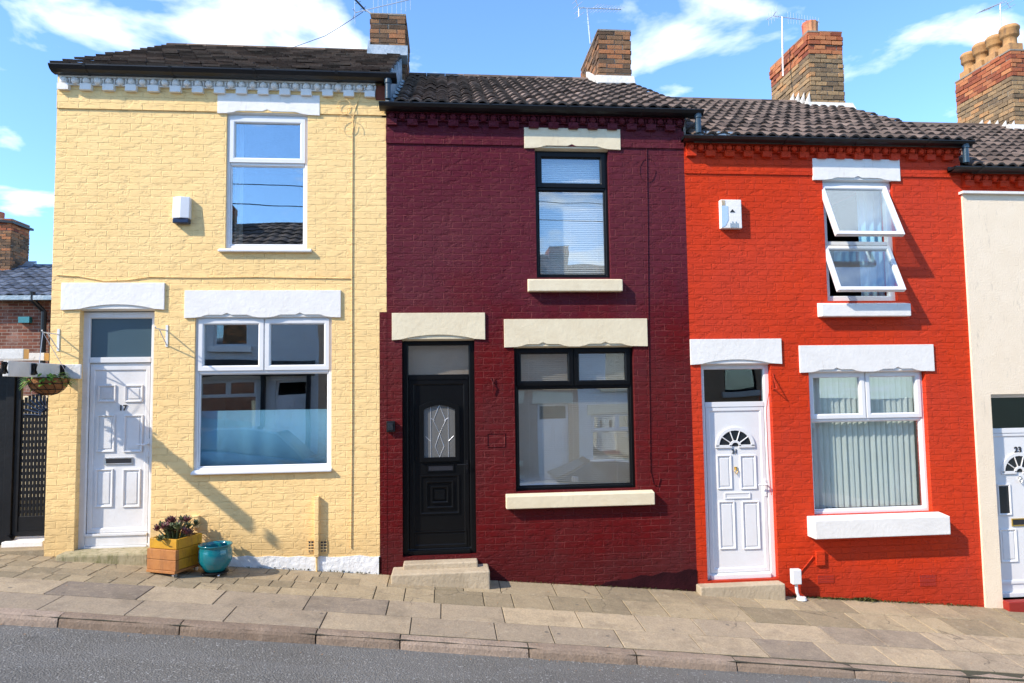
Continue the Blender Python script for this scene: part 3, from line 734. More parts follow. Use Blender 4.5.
MT['leaded'] = NT('leaded_door_glass').fin((.13, .128, .12), .12, Specular_IOR_Level=.9)
mb = MB(); mb.prism(i_, Y-.006, Y-.002); mb.build('glass_panel', 'leaded', D2)
mb = MB(); cx = (gx0+gx1)/2; hz = gz1-gz0
def ld(*pts): mb.tube([(p[0], Y-.008, p[1]) for p in pts], .0035, 5)
ld((cx, gz1), (cx+.07, gz1-hz*.3), (cx, gz0+hz*.45), (cx-.07, gz1-hz*.3), (cx, gz1)); ld((cx, gz0+hz*.45), (cx+.05, gz0+hz*.2), (cx, gz0), (cx-.05, gz0+hz*.2), (cx, gz0+hz*.45))
for s in (-1, 1): ld((cx+s*.10, gz0), (cx+s*.10, gz1)); ld((cx+s*.10, gz0+hz*.75), (cx+s*.055, gz0+hz*.7)); ld((cx+s*.16, gz0+hz*.4), (cx+s*.10, gz0+hz*.3))
mb.build('lead_tracery', 'alu', D2)
letterbox(D2, RC(427, 464.5, 454, 471.5, Y), Y, 'black_upvc'); lever(D2, W(467, 464, Y)[0], W(467, 464, Y)[1], Y-.01, -1, 'black_iron', .14)
for q, t, yy in (((403, 563, 478, 568), .135, -.16), ((391, 573, 490, 584), .0, -.34)):
    x0 = W(q[0], q[3], yy)[0]; x1 = W(q[2], q[3], yy)[0]; ztp = W((q[0]+q[2])/2, q[1], yy)[1]
    mb = MB(); mb.box(x0, x1, yy, .08 if yy > -.3 else -.005, -.9, ztp); mb.build('doorstep', 'stepstone', H2, bev=.014)
mb = MB()
mb.tube([onw_(p) for p in ((641, 112), (646, 130), (647, 200), (648, 320), (650, 470), (653, 484), (658, 486), (660, 478))], .005, 6)
mb.build('cable', 'maroon', H2); mb = MB()
mb.tube([onw(647+8*math.cos(w), 170+12*math.sin(w), -.008) for w in [i*math.pi/7 for i in range(14)]], .003, 5)
mb.build('cable', 'maroon', H2)
mb = MB(); x0, x1, z0, z1 = RC(487, 433, 505, 447); ring(mb, x0, x1, z0, z1, .008, -.008, .0, 0, .002); mb.build('painted_over_plate', 'maroon', H2)
stub(H2, W(698, 120, -.13)[0], gb2+.03, 4.98)
mb = MB(); 
mb.prism([(0, gt2-.45), (0, gt2-.06), (YR, 6.95), (6.2, gt2-.06), (6.2, gt2-.45)], XB[2]-.02, XB[2]+.03, 'x'); mb.build('party_wall', 'mortar', H2)

# ---------------- red house
H3 = empty('terraced_house', house_base(2), 'bright red painted brick house with white lintels and open upper window', 'house', GRP_H)
d_r = (3.0, 3.855, -.265, 2.245); wl_r = (4.325, 5.81, .445, 2.15); wu_r = (4.605, 5.505, 2.99, 4.46)
gb3, gt3 = 4.88, 4.99
mb = MB()
wall_cells(mb, XB[2], XB[3], -1.6, gt3-.08, [up_(d_r), up_(wl_r), up_(wu_r)])
shell(mb, XB[2], XB[3], -1.6, gt3-.2, 6.2, 1, [-.3, 2.6])
mb.prism([(.0, gt3-.1), (YR, 6.6), (6.2, gt3)], XB[3]-.1, XB[3], 'x', 0)
mb.box(XB[2], XB[3], -.014, -.001, 4.53, gb3-.14)
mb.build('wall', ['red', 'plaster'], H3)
cornice(H3, XB[2]+.02, XB[3]-.0, gb3, 'red')
gutter(H3, W(684, 140, -.15)[0], W(973, 148, -.15)[0], gt3, gb3+.01)
roof_pan(H3, XB[2]+.08, XB[3]+.13, -.12, gt3-.04, YR, 6.75)
chimney(H3, 6.02, 6.61, 2.7, 4.05, 5.8, 7.81, 5, ['stockbuff', 'orange'], cap=1)
mb = MB(); mb.prism([(2.55, 6.44), (2.66, 6.60), (2.7, 6.60), (2.7, 6.3)], 5.93, 6.72, 'x')
for k in range(4): mb.add([(6.0, 2.66+k*.17, 6.48+k*.09), (6.0, 2.66+k*.17+.2, 6.5+k*.09), (6.0, 2.66+k*.17+.03, 6.78+k*.07), (5.92, 2.66+k*.17, 6.48+k*.09), (5.92, 2.66+k*.17+.2, 6.5+k*.09)], [(0, 1, 2), (3, 4, 2), (0, 3, 2), (1, 4, 2), (0, 1, 4, 3)])
mb.build('flashing', 'mortar_white', H3)
pot(H3, 6.2, 2.95, 7.82, .125, .27, 'terracotta_red', True)
mb = MB()
for k in range(4): mb.prism([(XB[2]+.10+k*.13, 4.93), (XB[2]+.24+k*.13, 4.93), (XB[2]+.22+k*.13, 5.005), (XB[2]+.12+k*.13, 5.01)], -.12, .0)
mb.build('flashing', 'lead', H3)
lintel(H3, RC(690, 339, 781, 364.5), [(d_r[0], d_r[1])], 'stone_white', True)
xm = (wl_r[0]+wl_r[1])/2
lintel(H3, RC(799, 345, 933, 372), [(wl_r[0]+.03, xm-.08), (xm+.08, wl_r[1]-.06)], 'stone_white')
lintel(H3, RC(812, 159.5, 899, 181), [(wu_r[0]+.04, wu_r[1]-.04)], 'stone_white')
window(H3, wl_r, 2, W(868, 419)[1], 'upvc', 'g_soft', tilt=-.006)
window(H3, wu_r, 1, W(862, 242.5)[1], 'upvc', 'g_clear', openang=RD(25), fw_=.07, y=.05)
sill(H3, RC(812.5, 516.5, 947, 536, -.12), 'stone_white', .18); sill(H3, RC(820, 303, 909, 316.5, -.06), 'stone_white', .10)
zt = W(735, 404.5)[1]
door_frame(H3, d_r, zt, 'upvc', .07, .065, 'g_dark')
Y = .09; mb = MB(); mb.box(d_r[0]+.065, d_r[1]-.065, Y, Y+.045, d_r[2]+.05, zt-.03)
ring(mb, d_r[0]+.068, d_r[1]-.068, d_r[2]+.07, zt-.032, .055, Y-.012, Y+.003, chamf=.012)
for q in ((717, 455, 731.5, 489), (740, 455, 756, 489), (719, 501, 735, 549), (742.5, 501, 759.5, 549)): rpanel(mb, RC(*q, Y), Y, .02, .014)
fx0, fx1, fz0, fz1 = RC(715, 427, 754, 446, Y)
def fan(mbz, x0, x1, z0, z1, y, m=0):
    cx = (x0+x1)/2; R = (x1-x0)/2; n = 16; h = (z1-z0)/R
    def arc(r, yy): return [(cx+r*math.cos(math.pi*i/n), yy, z0+r*h*math.sin(math.pi*i/n)) for i in range(n+1)]
    for ra, rb in ((R*.82, R), (R*.18, R*.30)):
        A, B, A2, B2 = arc(ra, y-.018), arc(rb, y-.018), arc(ra, y+.004), arc(rb, y+.004); k = n+1
        fs = []
        for i in range(n): fs += [(i, i+1, k+i+1, k+i), (i, i+1, 2*k+i+1, 2*k+i), (k+i, k+i+1, 3*k+i+1, 3*k+i)]
        mbz.add(A+B+A2+B2, fs, m)
    mbz.box(x0, cx-R*.18, y-.018, y+.004, z0-.02, z0+.014, m); mbz.box(cx+R*.18, x1, y-.018, y+.004, z0-.02, z0+.014, m)
    for a in (36, 72, 108, 144):
        c_, s_ = math.cos(RD(a)), math.sin(RD(a)); mbz.tube([(cx+c_*R*.25, y-.012, z0+s_*R*.25*h), (cx+c_*R*.86, y-.012, z0+s_*R*.86*h)], .007, 6, m)
def fanpane(parent, x0, x1, z0, z1, y):
    cx = (x0+x1)/2; R = (x1-x0)/2*.88; h = (z1-z0)/((x1-x0)/2)
    mb = MB(); mb.prism([(cx+R*math.cos(math.pi*i/16), z0+R*h*math.sin(math.pi*i/16)) for i in range(17)], y-.006, y-.002)
    return mb.build('fanlight_pane', 'darkglass', parent)
MT['darkglass'] = NT('dark_door_glass').fin((.02, .024, .03), .12, Specular_IOR_Level=.8)
fan(mb, fx0, fx1, fz0, fz1, Y)
D3 = mb.build('door', 'upvc', H3, bev=.002); fanpane(D3, fx0, fx1, fz0, fz1, Y)
letterbox(D3, RC(724.5, 492.5, 750, 498.5, Y), Y, 'upvc', 'upvc')
lever(D3, W(765, 485, Y)[0], W(765, 484, Y)[1], Y-.012, -1, 'upvc')
text_mesh('21', .07, (W(734.5, 451.5, Y)[0], Y-.005, W(734.5, 451.5, Y)[1]), 'house_number', 'ink', D3)
def knocker(parent, x, z, y, mat='brass'):
    mb = MB(); mb.tube([(x, y, z+.04), (x, y-.02, z+.035), (x+.02, y-.02, z), (x, y-.022, z-.035), (x-.02, y-.02, z), (x, y-.02, z+.035)], .006, 8); mb.box(x-.015, x+.015, y-.015, y, z+.02, z+.05)
    return mb.build('knocker', mat, parent)
knocker(D3, W(735.5, 471, Y)[0], W(735.5, 471, Y)[1], Y)
x0, x1 = W(701, 590, -.16)[0], W(786, 590, -.16)[0]
mb = MB(); mb.box(x0, x1, -.15, .07, -1.3, W(742, 586, -.16)[1]); mb.build('doorstep', 'stepstone', H3, bev=.012)
mb = MB()
mb.tube([onw_(p) for p in ((770, 384), (766, 410), (768, 460), (771, 495))], .004, 5)
mb.build('cable', 'red', H3); mb = MB()
mb.tube([onw_(p) for p in ((799, 573), (806, 565), (813, 556))], .008, 6)
mb.build('cable', 'red', H3)
x0, x1, z0, z1 = RC(815, 550.5, 824, 565); mb = MB(); mb.box(x0, x1, -.03, 0, z0, z1); mb.build('cable_cover', 'red', H3, bev=.006)
MT['redcap'] = paint_mat('dark_red_paint', (.30, .018, .01), None, .5)
for q in ((817, 574.5, 834, 583), (919, 574, 936, 586)):
    x0, x1, z0, z1 = RC(*q); mb = MB(); mb.box(x0, x1, -.006, .0, z0, z1)
    for i in range(8):
        for j in range(3): mb.box(x0+.008+(x1-x0-.012)*i/8, x0+(x1-x0-.012)*(i+1)/8, -.0075, -.005, z0+.006+(z1-z0-.008)*j/3, z0+(z1-z0-.008)*(j+1)/3-.004, 1)
    mb.build('air_vent', ['red', 'redcap'], H3)
stub(H3, W(966, 160, -.13)[0], gb3+.03, 4.68)

# ---------------- cream rendered house at the right edge
H4 = empty('terraced_house', house_base(3), 'cream rendered house with red eaves cornice at the right edge', 'house', GRP_H)
gb4, gt4 = 4.56, 4.67
d_c = (W(992, 450)[0]-.0, W(992, 450)[0]+.83, -.62, W(1010, 394)[1])
mb = MB()
ops = [d_c, (8.0, 9.45, .1, 1.75), (8.3, 9.2, 2.55, 4.1)]
wall_cells(mb, XB[3]+.0, XB[4], -1.9, gb4-.24, ops, y0=-.03); wall_cells(mb, XB[3], XB[4], gb4-.24, gt4-.08, [], m=2)
shell(mb, XB[3], XB[4], -1.9, gt4-.2, 6.2, 1, [-.6, 2.3])
mb.box(XB[3]+.0, XB[3]+.001, -.03, 0, -1.9, gb4-.24)
mb.box(XB[3]-.03, XB[4], -.075, 0, gb4-.245, gb4-.215, 3)
mb.prism([(.0, gt4-.1), (YR, 6.28), (6.2, gt4)], XB[4]-.1, XB[4], 'x', 0)
mb.build('wall', ['render', 'plaster', 'red', 'stone_white'], H4)
cornice(H4, XB[3]+.02, XB[4], gb4, 'red'); gutter(H4, W(953, 168, -.15)[0], XB[4]+.1, gt4, gb4+.01)
roof_pan(H4, XB[3]+.08, XB[4]+.13, -.12, gt4-.04, YR, 6.42)
chimney(H4, 9.66, 10.28, 2.75, 4.05, 5.4, 7.64, 6, ['stockbuff', 'orange'])
mb = MB(); mb.prism([(2.55, 6.12), (2.7, 6.32), (2.75, 6.32), (2.75, 6.0)], 9.5, 10.36, 'x')
for k in range(5): mb.add([(9.64, 2.7+k*.17, 6.16+k*.09), (9.64, 2.7+k*.17+.2, 6.18+k*.09), (9.64, 2.7+k*.17+.03, 6.40+k*.07), (9.56, 2.7+k*.17, 6.16+k*.09), (9.56, 2.7+k*.17+.2, 6.18+k*.09)], [(0, 1, 2), (3, 4, 2), (0, 3, 2), (1, 4, 2), (0, 1, 4, 3)])
mb.build('flashing', 'mortar_white', H4)
for k in range(4): pot(H4, 9.83, 2.93+k*.315, 7.65, .145 if k != 3 else .135, .50-.02*(k % 2), 'terracotta')
window(H4, ops[1], 2, 1.3, 'upvc', 'g_clear'); window(H4, ops[2], 1, 3.6, 'upvc', 'g_clear')
sill(H4, (7.9, 9.55, 0.0, .1), 'stone_white', .1); sill(H4, (8.2, 9.3, 2.45, 2.55), 'stone_white', .1)
zt = W(1015, 431)[1]
door_frame(H4, d_c, zt, 'upvc', .07, .045, 'g_dark')
Y = .09; mb = MB(); mb.box(d_c[0]+.045, d_c[1]-.045, Y, Y+.045, d_c[2]+.05, zt-.03)
ring(mb, d_c[0]+.048, d_c[1]-.048, d_c[2]+.15, zt-.032, .045, Y-.012, Y+.003, chamf=.012)
cx = (d_c[0]+d_c[1])/2
zf = W(1016, 472, Y)[1]; fan(mb, cx-.24, cx+.24, zf, zf+.24, Y)
for s in (-1, 1):
    rpanel(mb, tuple(sorted((cx+s*.22-.085, cx+s*.22+.085)))+(W(1006, 515, Y)[1], W(1006, 484, Y)[1]), Y, .02, .014, field=False)
    rpanel(mb, (cx+s*.20-.11, cx+s*.20+.11, W(1006, 562, Y)[1], W(1006, 529, Y)[1]), Y, .02, .014)
D4 = mb.build('door', 'upvc', H4, bev=.002); fanpane(D4, cx-.24, cx+.24, zf, zf+.24, Y)
for s in (-1, 1):
    mb = MB(); mb.box(cx+s*.22-.06, cx+s*.22+.06, Y-.006, Y-.002, W(1006, 513, Y)[1], W(1006, 486, Y)[1]); mb.build('glass_panel', 'darkglass', D4)
letterbox(D4, (cx-.14, cx+.14, W(1016, 526, Y)[1], W(1016, 520, Y)[1]+.02), Y, 'brass')
text_mesh('23', .1, (cx, Y-.005, W(1015, 450, Y)[1]), 'house_number', 'ink', D4); knocker(D4, cx, W(1015, 480, Y)[1], Y, 'chrome')
mb = MB(); mb.box(d_c[0]-.0, d_c[1]+.1, -.12, .07, -1.5, d_c[2]+.0); mb.build('doorstep', 'redcap', H4, bev=.01)

reset()
exec_after = []
# ================================================================ ground: pavement, kerb, road, terrain
mb = MB()
xs = [i*1.0 for i in range(-30, 31)]; ys = [.0, -.4, -.9, -1.4, -1.84]
base = [[(x, y, gz(x, y)-.0085) for y in [8, 3, .5]+ys] for x in xs]
vs = [p for r_ in base for p in r_]; m_ = len(base[0])
mb.add(vs, [(i*m_+j, (i+1)*m_+j, (i+1)*m_+j+1, i*m_+j+1) for i in range(len(xs)-1) for j in range(m_-1)])
struct(mb.build('pavement_bed', 'joint'))
def slab(mb, x0, x1, y0, y1, t, g=.007, j=.002, m=0, th=.03):
    dz = random.uniform(-j, j); tx = random.uniform(-j, j)
    h_ = g*.62; c = [(x0+h_, y0+g), (x1-h_, y0+g), (x1-h_, y1-g), (x0+h_, y1-g)]
    b = .003
    ci = [(x0+h_+b, y0+g+b), (x1-h_-b, y0+g+b), (x1-h_-b, y1-g-b), (x0+h_+b, y1-g-b)]
    tp = [(a, d, gz(a, d)+dz+tx*(a-x0)) for a, d in ci]; md = [(a, d, gz(a, d)+dz+tx*(a-x0)-.004) for a, d in c]; bt = [(a, d, gz(a, d)-th) for a, d in c]
    fs = [(0, 1, 2, 3)]+[(k, (k+1) % 4, 4+(k+1) % 4, 4+k) for k in range(4)]+[(4+k, 4+(k+1) % 4, 8+(k+1) % 4, 8+k) for k in range(4)]
    mb.add(tp+md+bt, fs, m, t)
mb = MB(); random.seed(21)
KI = -1.708
for (ya, yb, l0, l1, off) in ((KI, -1.29, .62, .98, 0), (-1.29, -.86, .62, .98, .4)):
    x = -16+off
    while x < 18:
        L = random.choice([.5, .6, .62, .75]) if x > -1 else random.choice([.68, .76, .8])
        L += random.uniform(-.02, .02)
        t = min(1, max(0, random.gauss(.5, .27)))
        slab(mb, x, x+L, ya, yb, t); x += L
struct(mb.build('pavement', 'flag'))
mb = MB()
for (ya, yb) in ((-.86, -.43), (-.43, 0)):
    if ya < -.8:
        rows = [(-.86, -.645), (-.645, -.43)]
    else: rows = [(-.43, -.215), (-.215, .0)]
    for (a, b) in rows:
        x = -16+random.random()*.2
        while x < -1.2:
            L = random.choice([.16, .22, .26, .34]); slab(mb, x, x+L, a, b, random.random()*.8, .006, .002); x += L
    x = -1.2
    x += random.uniform(-.1, .2)
    slab(mb, -1.25, x, ya, yb, .4, .007, .002)
    while x < 18:
        L = random.choice([.4, .5, .6, .3]); slab(mb, x, x+L, ya, yb, random.random(), .007, .002); x += L
struct(mb.build('paving_strip', 'paver'))
# kerbstones
mb = MB(); x = -16.2
def ksec(x, j=0, jz=0):
    z = gz(x, -1.85)+jz
    return [(x, -1.70, z-.3), (x, -1.715, z-.001), (x, -1.735, z+.004), (x, -1.81+j, z+.002), (x, -1.84+j, z-.012), (x, -1.852+j, z-.035), (x, -1.862+j, z-.10), (x, -1.87+j, z-.3)]
while x < 18:
    L = random.choice([.7, .9, .95, 1.1]); t = random.random()*.8+.1; n = 8; g = .006; jj = random.uniform(-.006, .006); j2 = random.uniform(-.004, .004)
    secs = [ksec(x+g+(L-2*g)*k/n, jj+random.uniform(-.004, .004)-(.0 if 0 < k < n else -.012), j2+random.uniform(-.003, .003)-(0 if 0 < k < n else .003)) for k in range(n+1)]
    vs = [p for s_ in secs for p in s_]; q = 8
    fs = [(i*q+j, (i+1)*q+j, (i+1)*q+j+1, i*q+j+1) for i in range(n) for j in range(q-1)]+[list(range(q)), [n*q+j for j in range(q)][::-1]]
    mb.add(vs, fs, 0, t); x += L
struct(mb.build('kerb', 'kerbstone'))
# road
mb = MB(); xs = [i*.5-30 for i in range(121)]; ys = [-1.80, -1.9, -2.1, -2.6, -3.35, -5, -7, -9.15]
vs = [(x, y, rz(x, y)) for x in xs for y in ys]; q = len(ys)
mb.add(vs, [(i*q+j, (i+1)*q+j, (i+1)*q+j+1, i*q+j+1) for i in range(len(xs)-1) for j in range(q-1)])
struct(mb.build('road', 'asphalt', smooth=True))
def ogz(x): return rz(x, -9.15)+.11
mb = MB()
vs = [(x, y, ogz(x)+(0 if y > -11.5 else 0)) for x in xs for y in (-9.15, -9.16, -20)]
for i in range(0, len(vs), 3): vs[i] = (vs[i][0], vs[i][1], vs[i][2]-.25)
mb.add(vs, [(i*3+j, (i+1)*3+j, (i+1)*3+j+1, i*3+j+1) for i in range(len(xs)-1) for j in range(2)])
struct(mb.build('opposite_pavement', 'paver'))
mb = MB(); xs2 = [-900, -60, 60, 900]; ys2 = [-900, -15, 10, 1500]
def tz(x): return -.112*max(-60, min(60, x))-1.5
mb.add([(x, y, tz(x)) for x in xs2 for y in ys2], [(i*4+j, (i+1)*4+j, (i+1)*4+j+1, i*4+j+1) for i in range(3) for j in range(3)])
struct(mb.build('ground', 'earth'))
# side passage floor left of the yellow house
mb = MB()
for k in range(60):
    y = .0+k*.13; mb.box(-9, XB[0]-.005, y, y+.124, -.3, gz(-4.6)+.03+.0*k, 0, random.random())
struct(mb.build('passage_paving', 'paver'))

# ================================================================ things inside the windows
def venetian(r, y, label, tiltd=58, sp=.0225, bm_='blind'):
    x0, x1, z0, z1 = r
    root = empty('venetian_blind', ((x0+x1)/2, y, z0), label, 'blind', 'white venetian blinds of the maroon house')
    mb = MB(); z = z0+.02
    while z < z1-.03:
        R3 = Matrix.Rotation(RD(tiltd+random.uniform(-2, 2)), 3, 'X'); mb.box(x0, x1, y-.0125, y+.0125, z-.0006, z+.0006, rot=R3); z += sp
    mb.build('slats', bm_, root)
    mb = MB(); mb.box(x0, x1, y-.018, y+.018, z1-.03, z1); mb.build('head_rail', 'blind', root); mb = MB(); mb.box(x0, x1, y-.012, y+.012, z0, z0+.012); mb.build('bottom_rail', 'blind', root)
    mb = MB()
    for u in (.12, .5, .88): mb.tube([(x0+(x1-x0)*u, y-.014, z0), (x0+(x1-x0)*u, y-.014, z1)], .0012, 4)
    mb.build('cord', 'blind', root); reset()
venetian((wl_m[0]+.02, wl_m[1]-.02, wl_m[2]+.03, wl_m[3]), .18, 'white venetian blind behind the lower window of the maroon house', bm_='blindlow')
venetian((wu_m[0]+.02, wu_m[1]-.02, wu_m[2]+.03, wu_m[3]), .18, 'white venetian blind behind the upper window of the maroon house', 60)
zz_ = W(438, 377)[1]; mb = MB(); mb.box(d_m[0]+.05, d_m[1]-.05, .2, .204, zz_+.0, d_m[3]-.0); tag(mb.build('roller_blind', 'blindtan'), 'tan roller blind behind the transom above the black door', 'blind')
# vertical blind, red house
root = empty('vertical_blind', ((wl_r[0]+wl_r[1])/2, .2, wl_r[2]), 'grey green vertical slat blind behind the lower window of the red house', 'blind')
mb = MB(); mb.box(wl_r[0]+.03, wl_r[1]-.03, .18, .22, wl_r[3]-.03, wl_r[3]); mb.build('rail', 'upvc', root)
x = wl_r[0]+.06; i = 0
while x < wl_r[1]-.08:
    a = -26+random.uniform(-9, 9); mb = MB()
    n = 4; vs = []
    w = .085; sway = random.uniform(-.012, .012)
    for k in range(n+1):
        u = (k/n-.5)*w; c = .008*(1-(2*k/n-1)**2)
        dx, dy = u*math.cos(RD(a)), u*math.sin(RD(a))
        for zz, s_ in ((wl_r[2]+.05, sway), (wl_r[3]-.03, 0)): vs += [(x+dx+s_, .2+dy-c, zz), (x+dx+s_, .2+dy-c+.0015, zz)]
    mb.add(vs, [(k*4, k*4+4, k*4+6, k*4+2) for k in range(n)]+[(k*4+1, k*4+5, k*4+7, k*4+3) for k in range(n)])
    mb.build('slat', 'vblind', root, smooth=True); x += .074; i += 1
reset()
def curtain(x0, x1, z0, z1, y, label, mat, amp=.03, per=.1, cat='curtain', group=None):
    mb = MB(); n = int((x1-x0)/.008); vs = []
    for k in range(n+1):
        x = x0+(x1-x0)*k/n; w = amp*math.sin(2*math.pi*x/per+.6*math.sin(x*9))
        for z in (z0, (z0+z1)/2, z1): vs.append((x, y+w*(1 if z < z1 else .7), z))
    mb.add(vs, [(k*3+j, k*3+3+j, k*3+4+j, k*3+1+j) for k in range(n) for j in range(2)])
    o = mb.build('curtain', mat, smooth=True); md = o.modifiers.new('thickness', 'SOLIDIFY'); md.thickness = .002
    return tag(o, label, cat, group)
curtain(5.19, 5.5, wu_r[2]+.02, wu_r[3], .25, 'pale blue curtain hanging at the right of the open upper window', 'bluefabric')
curtain(wl_y[0]+.02, wl_y[1]-.02, wl_y[2]+.02, W(264, 410, .11)[1], .115, 'pale blue half curtain across the lower window of the yellow house', 'bluefabric', .006, .3)
MT['netting'] = paint_mat('white_curtain_fabric', (.7, .68, .66), None, .9)
curtain(wu_y[0]+.03, wu_y[0]+.12, wu_y[2]+.02, wu_y[3], .24, 'narrow white curtain edge at the left of the upper yellow house window', 'netting', .01, .06)

# ================================================================ fittings on the walls
# alarm boxes
def alarm(q, label, style):
    x0, x1, z0, z1 = RC(*q, -.05)
    root = empty('alarm_box', ((x0+x1)/2, 0, z0), label, 'alarm box', 'alarm boxes on the house fronts')
    xm = (x0+x1)/2; mb = MB()
    if style == 0:
        mb.add([(x0, 0, z0+.055), (x1, 0, z0+.055), (x1, 0, z1), (x0, 0, z1), (x0, -.075, z0+.055), (x1, -.075, z0+.055), (x1, -.06, z1), (x0, -.06, z1), (xm, -.095, z0+.055), (xm, -.08, z1)],
               [(0, 1, 2, 3), (0, 4, 8, 5, 1), (3, 2, 6, 9, 7), (0, 3, 7, 4), (1, 5, 6, 2), (4, 7, 9, 8), (8, 9, 6, 5)])
        mb.build('cover', 'upvc', root, bev=.006)
        mb = MB(); mb.box(x0+.004, x1-.004, -.08, 0, z0, z0+.053); mb.build('strobe', 'bluebox', root, bev=.01)
    else:
        mb.prism([(x0, z0), (x1, z0), (x1, z1), (x0, z1)], -.07, 0); mb.build('cover', 'stone_white', root, bev=.006)
        xl = x0+.08
        mb = MB(); mb.prism([(x0+.004, z0+.01), (x0+.05, z0+.03), (x0+.085, z0+.1), (x0+.085, z1-.08), (x0+.004, z1-.08)], -.074, -.069, 'y', 0)
        mb.prism([(xm-.02, zc := (z0+z1)/2+.02), (xm+.045, zc), (xm+.012, zc+.035)], -.075, -.069, 'y', 1)
        for k in range(5): mb.box(xm-.02+k*.022, xm-.006+k*.022, -.074, -.069, z0+.01, z0+.06+.02*(k % 2), 2)
        mb.box(x0+.01, x0+.05, -.074, -.069, z1-.07, z1-.01, 3)
        mb.build('worn_sticker', ['label_blue', 'ink', 'lead', 'stepstone'], root)
    reset()
alarm((173, 197, 190, 223.5), 'white alarm box with dark blue base on the yellow wall', 0)
alarm((720.5, 200, 741, 228.5), 'white alarm box with peeling sticker on the red wall', 1)
# wall light on maroon
x0, x1, z0, z1 = RC(386.5, 421, 395, 432, -.03)
root = empty('wall_light', ((x0+x1)/2, 0, z0), 'small black bulkhead lamp on the maroon wall left of the black door', 'lamp')
mb = MB(); mb.box(x0, x1, -.05, 0, z0, z1); mb.build('housing', 'black_iron', root, bev=.008)
mb = MB(); mb.box(x0+.015, x1-.02, -.056, -.049, z0+.02, z1-.02); mb.build('lens', 'darkglass', root, bev=.004); reset()
# brackets
def bracket(px, py, label, d=.30, mat='upvc'):
    x, z = W(px, py)
    root = empty('hanging_bracket', (x, 0, z-.12), label, 'bracket', 'hanging basket brackets on the yellow wall')
    mb = MB(); mb.box(x-.012, x+.012, -.008, 0, z-.12, z+.12); mb.build('wall_plate', mat, root)
    mb = MB(); mb.tube([(x, -.004, z+.06), (x, -d, z+.06), (x, -d-.02, z+.08)], .007, 6); mb.tube([(x, -.004, z-.1), (x, -d*.7, z+.055)], .006, 6)
    mb.build('arm', mat, root); reset(); return x, z
bracket(167, 336, 'empty white bracket on the yellow wall right of the white door')
bx, bz = bracket(58.5, 340, 'white bracket on the yellow wall left of the white door, carrying the basket')
x, z = W(773, 382)
root = empty('hanging_bracket', (x, 0, z-.1), 'small red painted bracket on the red wall beside the white door', 'bracket')
mb = MB(); mb.box(x-.01, x+.01, -.008, 0, z-.1, z+.1); mb.tube([(x, -.004, z+.09), (x-.0, -.09, z-.08)], .006, 6); mb.tube([(x, -.004, z-.08), (x, -.09, z-.08)], .006, 6); mb.build('arm', 'red', root); reset()
# hook ornament on maroon wall
x, z = W(492.5, 385); mb = MB()
mb.tube([(x-.02, -.01, z+.08), (x, -.02, z+.03), (x+.005, -.03, z), (x, -.02, z-.09)], .007, 6); mb.tube([(x-.03, -.012, z+.03), (x+.005, -.02, z+.0), (x+.02, -.012, z+.07)], .006, 6)
o = mb.build('wall_hook', 'maroon'); tag(o, 'painted over twisted wall hook right of the black door', 'hook')
# meter post outlet
x0, x1, z0, z1 = RC(791.5, 569, 800.5, 584, -.12); xm = (x0+x1)/2; g0 = gz(xm, -.12)
root = empty('service_box', (xm, -.12, g0), 'small white service box on a bent pipe at the foot of the red wall', 'utility box')
mb = MB(); mb.box(x0, x1, -.15, -.08, z0, z1); mb.build('cover', 'upvc', root, bev=.008)
mb = MB(); mb.tube([(xm, -.11, z0+.02), (xm+.01, -.11, g0+.08), (xm+.03, -.11, g0+.03), (xm+.09, -.11, g0+.012)], .018, 10); mb.lathe([(0, .03), (.05, .03), (.06, 0)], (xm+.06, -.11, g0), 14); mb.build('pipe', 'upvc', root)
reset()
# ---------------- aerials
def aerial(base, top, boomdir, n, ln, label, elem=.2, mat='alu', extra=None, vert=False, split=None):
    root = empty('tv_aerial', base, label, 'aerial', 'television aerials on the chimneys')
    mb = MB(); mb.tube([base, top], .014, 8); mb.build('mast', mat, root)
    b = Vector(boomdir).normalized(); T = Vector(top)
    mb = MB(); mb.tube([T-b*.18, T+b*ln], .008, 6)
    side = Vector((0, 0, 1)) if vert else b.cross(Vector((0, 0, 1))).normalized()
    for k in range(n):
        p = T+b*(.12+(ln-.14)*k/max(1, n-1)); e = elem*(1-.35*k/n); mb.tube([p-side*e/2, p+side*e/2], .0035, 5)
    mb.build('boom', mat, root)
    mb = MB(); q = T-b*.18; upv = side.cross(b).normalized()
    for s_ in (-1, 1): mb.tube([q+upv*.02*s_, q+upv*.14*s_-b*.03], .006, 5)
    for k in range(4): mb.tube([q+upv*(-.12+.08*k)-side*.12, q+upv*(-.12+.08*k)+side*.12], .004, 5)
    mb.build('reflector', mat, root)
    if extra: extra(root)
    reset()
def A(px, py, Y): a = W(px, py, Y); return (a[0], Y, a[1])
def ex1(root):
    mb = MB(); mb.tube([A(363, 12, 2.7), A(340, 27, 2.7), A(325, 36, 2.75), A(300, 45, 2.9), A(283, 51, 3.0)], .005, 5); mb.build('cable', 'bluebox', root)
aerial(A(373, 15, 2.75), A(366, 10, 2.75), (1, .1, .35), 9, .75, 'white multi rod aerial on the brown chimney nearest the yellow house', .5, 'alu', ex1, vert=True)
mb0 = None
root = empty('tv_aerial', A(374, 16, 3.0), 'dark boom aerial leaning over the first chimney', 'aerial', 'television aerials on the chimneys')
mb = MB(); mb.tube([A(374, 16, 3.0), A(366, 10, 2.9)], .012, 6); mb.build('mast', 'alu', root)
mb = MB(); mb.tube([A(366, 11, 2.9), A(350, -6, 2.9)], .014, 6)
